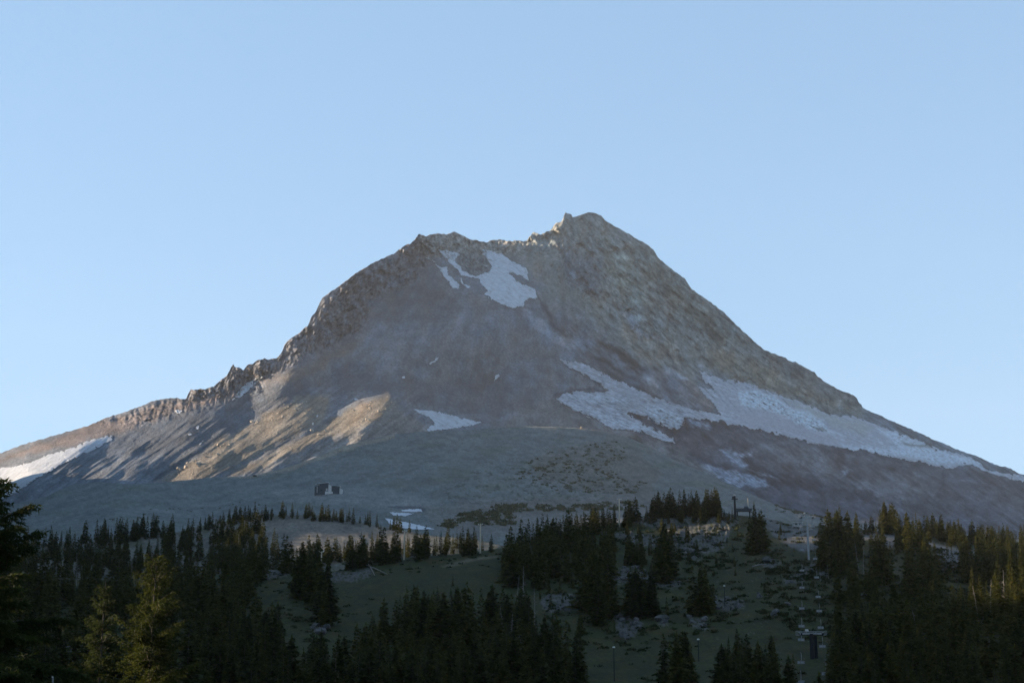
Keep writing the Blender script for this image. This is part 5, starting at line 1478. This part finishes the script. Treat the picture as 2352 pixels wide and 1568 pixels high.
# loose blocks catching the sun on the moraine crests
for k in range(96):
    pl = [c5([(980, 880), (1260, 815), (1280, 930), (900, 1000), (700, 1080), (760, 1000)]), c5([(1240, 1080), (1600, 880), (1850, 800), (1910, 860), (1600, 1050), (1330, 1100)]), c5([(200, 1380), (640, 1120), (720, 1150), (420, 1330), (330, 1430)])][k % 3]
    u, v = in_poly(g, pl)
    put_rock(MTN, u, v, 3.5 + 8 * g.random() ** 2.5, "tiny sunlit block on the brown moraine crests", "blocks on the moraine crests", True)
for k in range(14):
    t = k / 13 + g.uniform(-.03, .03); u = 560 + t * 330
    put_rock(HILL, u, float(HILL.crest(np.array([u]))[0]) + g.uniform(2, 9), 1.5 + 3.5 * g.random() ** 2, "small sunlit block along the rim of the grey hill", "blocks along the grey hill rim", True)
put_rock(HILL, 1335, 982, 5, "bright sunlit block alone on the crest of the grey hill right of centre", None, True)
put_rock(HILL, 585, 1094, 7, "dark rock lump on the left rim of the grey hill", None)

# low shrubs on the grey hill and in the gully
shrub_mat, nt, b = nodes_mat("alpine_shrub", .9, .1)
nt.links.new(ramp(nt, tex_noise(nt, .3, 5, .6), [(.3, (.045, .052, .028)), (.7, (.085, .088, .05))]), b.inputs["Base Color"])
T = []
for poly, n, (s0, s1) in ((c7([(20, 1160), (250, 1060), (620, 1000), (740, 985), (860, 1090), (700, 1200), (1000, 1330), (880, 1430), (200, 1400), (-100, 1280)]), 900, (1.2, 4)),
                          (c2([(1230, 560), (1330, 500), (1560, 440), (1688, 430), (1688, 560), (1500, 560), (1400, 540), (1300, 580)]), 420, (2, 6)),
                          (c3([(0, 420), (330, 430), (460, 430), (900, 400), (940, 440), (700, 470), (200, 470), (0, 480)]), 420, (2, 6)),
                          (c4([(180, 420), (300, 395), (560, 410), (620, 440), (600, 480), (440, 500), (200, 470)]), 380, (2, 5)),
                          (c1([(150, 480), (600, 520), (1000, 450), (1688, 400), (1688, 440), (900, 520), (300, 540)]), 30, (1, 2.4))):
    for _ in range(n):
        u, v = in_poly(g, poly)
        if n > 100 and fbm(np.array([u / 22]), np.array([v / 9]), 3)[0] < -.02: continue
        v = max(v, float(HILL.crest(np.array([u]))[0]) + 1.5)
        p = HILL.pt(np.array([u]), np.array([v]))[0]; s = g.uniform(s0, s1) * .8; k = 26
        c = p + g.normal(0, 1, (k, 3)) * np.array([s, s, .35 * s]) * .5; c[:, 2] = np.maximum(c[:, 2], p[2])
        d1 = g.normal(0, s * .28, (k, 3)); d2 = g.normal(0, s * .28, (k, 3)); d2[:, 2] = np.abs(d2[:, 2]) + .1 * s
        T.append(np.stack([c - d1, c + d1, c + d2], 1))
o = bpy.data.objects.new("shrubs", tri_mesh("shrubs", np.concatenate(T), shrub_mat)); COL.objects.link(o)
tag(o, "dark low shrubs scattered over the grey hill and gully", "shrubs", kind="stuff")

# undergrowth on the meadow hill: brush at the feet of the trees, round the outcrops and along the lift line
brush_mat, nt, b = nodes_mat("meadow_brush", .9, .1)
nt.links.new(ramp(nt, tex_noise(nt, .6, 5, .6), [(.3, (.012, .018, .007)), (.7, (.034, .038, .014))]), b.inputs["Base Color"])
T = []
for poly, n, (s0, s1), thr in (([(1380, 1210), (1760, 1190), (1900, 1230), (1900, 1340), (1600, 1300), (1400, 1260)], 900, (.6, 2.2), .02), ([(1240, 1290), (1660, 1290), (1760, 1420), (1500, 1500), (1260, 1480)], 1100, (.5, 1.8), .05),
                               ([(1760, 1300), (2352, 1240), (2352, 1420), (1880, 1480), (1750, 1420)], 1500, (.5, 2.2), -.05), ([(600, 1330), (860, 1360), (840, 1500), (620, 1480)], 420, (.5, 1.6), .1),
                               ([(1330, 1450), (1800, 1430), (1860, 1568), (1340, 1568)], 260, (.4, 1.2), .2), ([(560, 1310), (1150, 1262), (1160, 1300), (600, 1345)], 300, (.5, 1.5), .05),
                               ([(0, 1340), (600, 1330), (640, 1568), (0, 1568)], 900, (.8, 2.4), -.3)):
    for _ in range(n):
        u, v = in_poly(g, poly)
        if fbm(np.array([u / 30]), np.array([v / 12]), 4)[0] < thr: continue
        v = max(v, float(MEADOW.crest(np.array([u]))[0]) + 1.5)
        p = MEADOW.pt(np.array([u]), np.array([v]))[0]; s = g.uniform(s0, s1); k = 20
        c = p + g.normal(0, 1, (k, 3)) * np.array([s, s, .35 * s]) * .5; c[:, 2] = np.maximum(c[:, 2], p[2])
        d1 = g.normal(0, s * .25, (k, 3)); d2 = g.normal(0, s * .25, (k, 3)); d2[:, 2] = np.abs(d2[:, 2]) + .15 * s
        T.append(np.stack([c - d1, c + d1, c + d2], 1))
o = bpy.data.objects.new("brush", tri_mesh("brush", np.concatenate(T), brush_mat)); COL.objects.link(o)
tag(o, "dark brush scattered over the grassy hill below the cliffs", "brush", kind="stuff")
# ------------------------------------------------------------------ air
def haze_box():
    x0, x1, y0, y1, z0, z1 = -16100, 16100, -6100, 16100, -700, 2900
    v = [(x, y, z) for x in (x0, x1) for y in (y0, y1) for z in (z0, z1)]
    f = [(0, 1, 3, 2), (4, 6, 7, 5), (0, 4, 5, 1), (2, 3, 7, 6), (0, 2, 6, 4), (1, 5, 7, 3)]
    m = bpy.data.materials.new("air"); m.use_nodes = True
    nt = m.node_tree; nt.nodes.clear()
    o = nt.nodes.new("ShaderNodeOutputMaterial"); p = nt.nodes.new("ShaderNodeVolumePrincipled")
    p.inputs["Color"].default_value = (.86, .90, .97, 1)
    p.inputs["Density"].default_value = HAZE
    p.inputs["Anisotropy"].default_value = 0.0
    nt.links.new(p.outputs[0], o.inputs["Volume"])
    tag(mesh_from("haze", v, f, m, False), kind="stuff")
HAZE = 1.1e-5
haze_box()
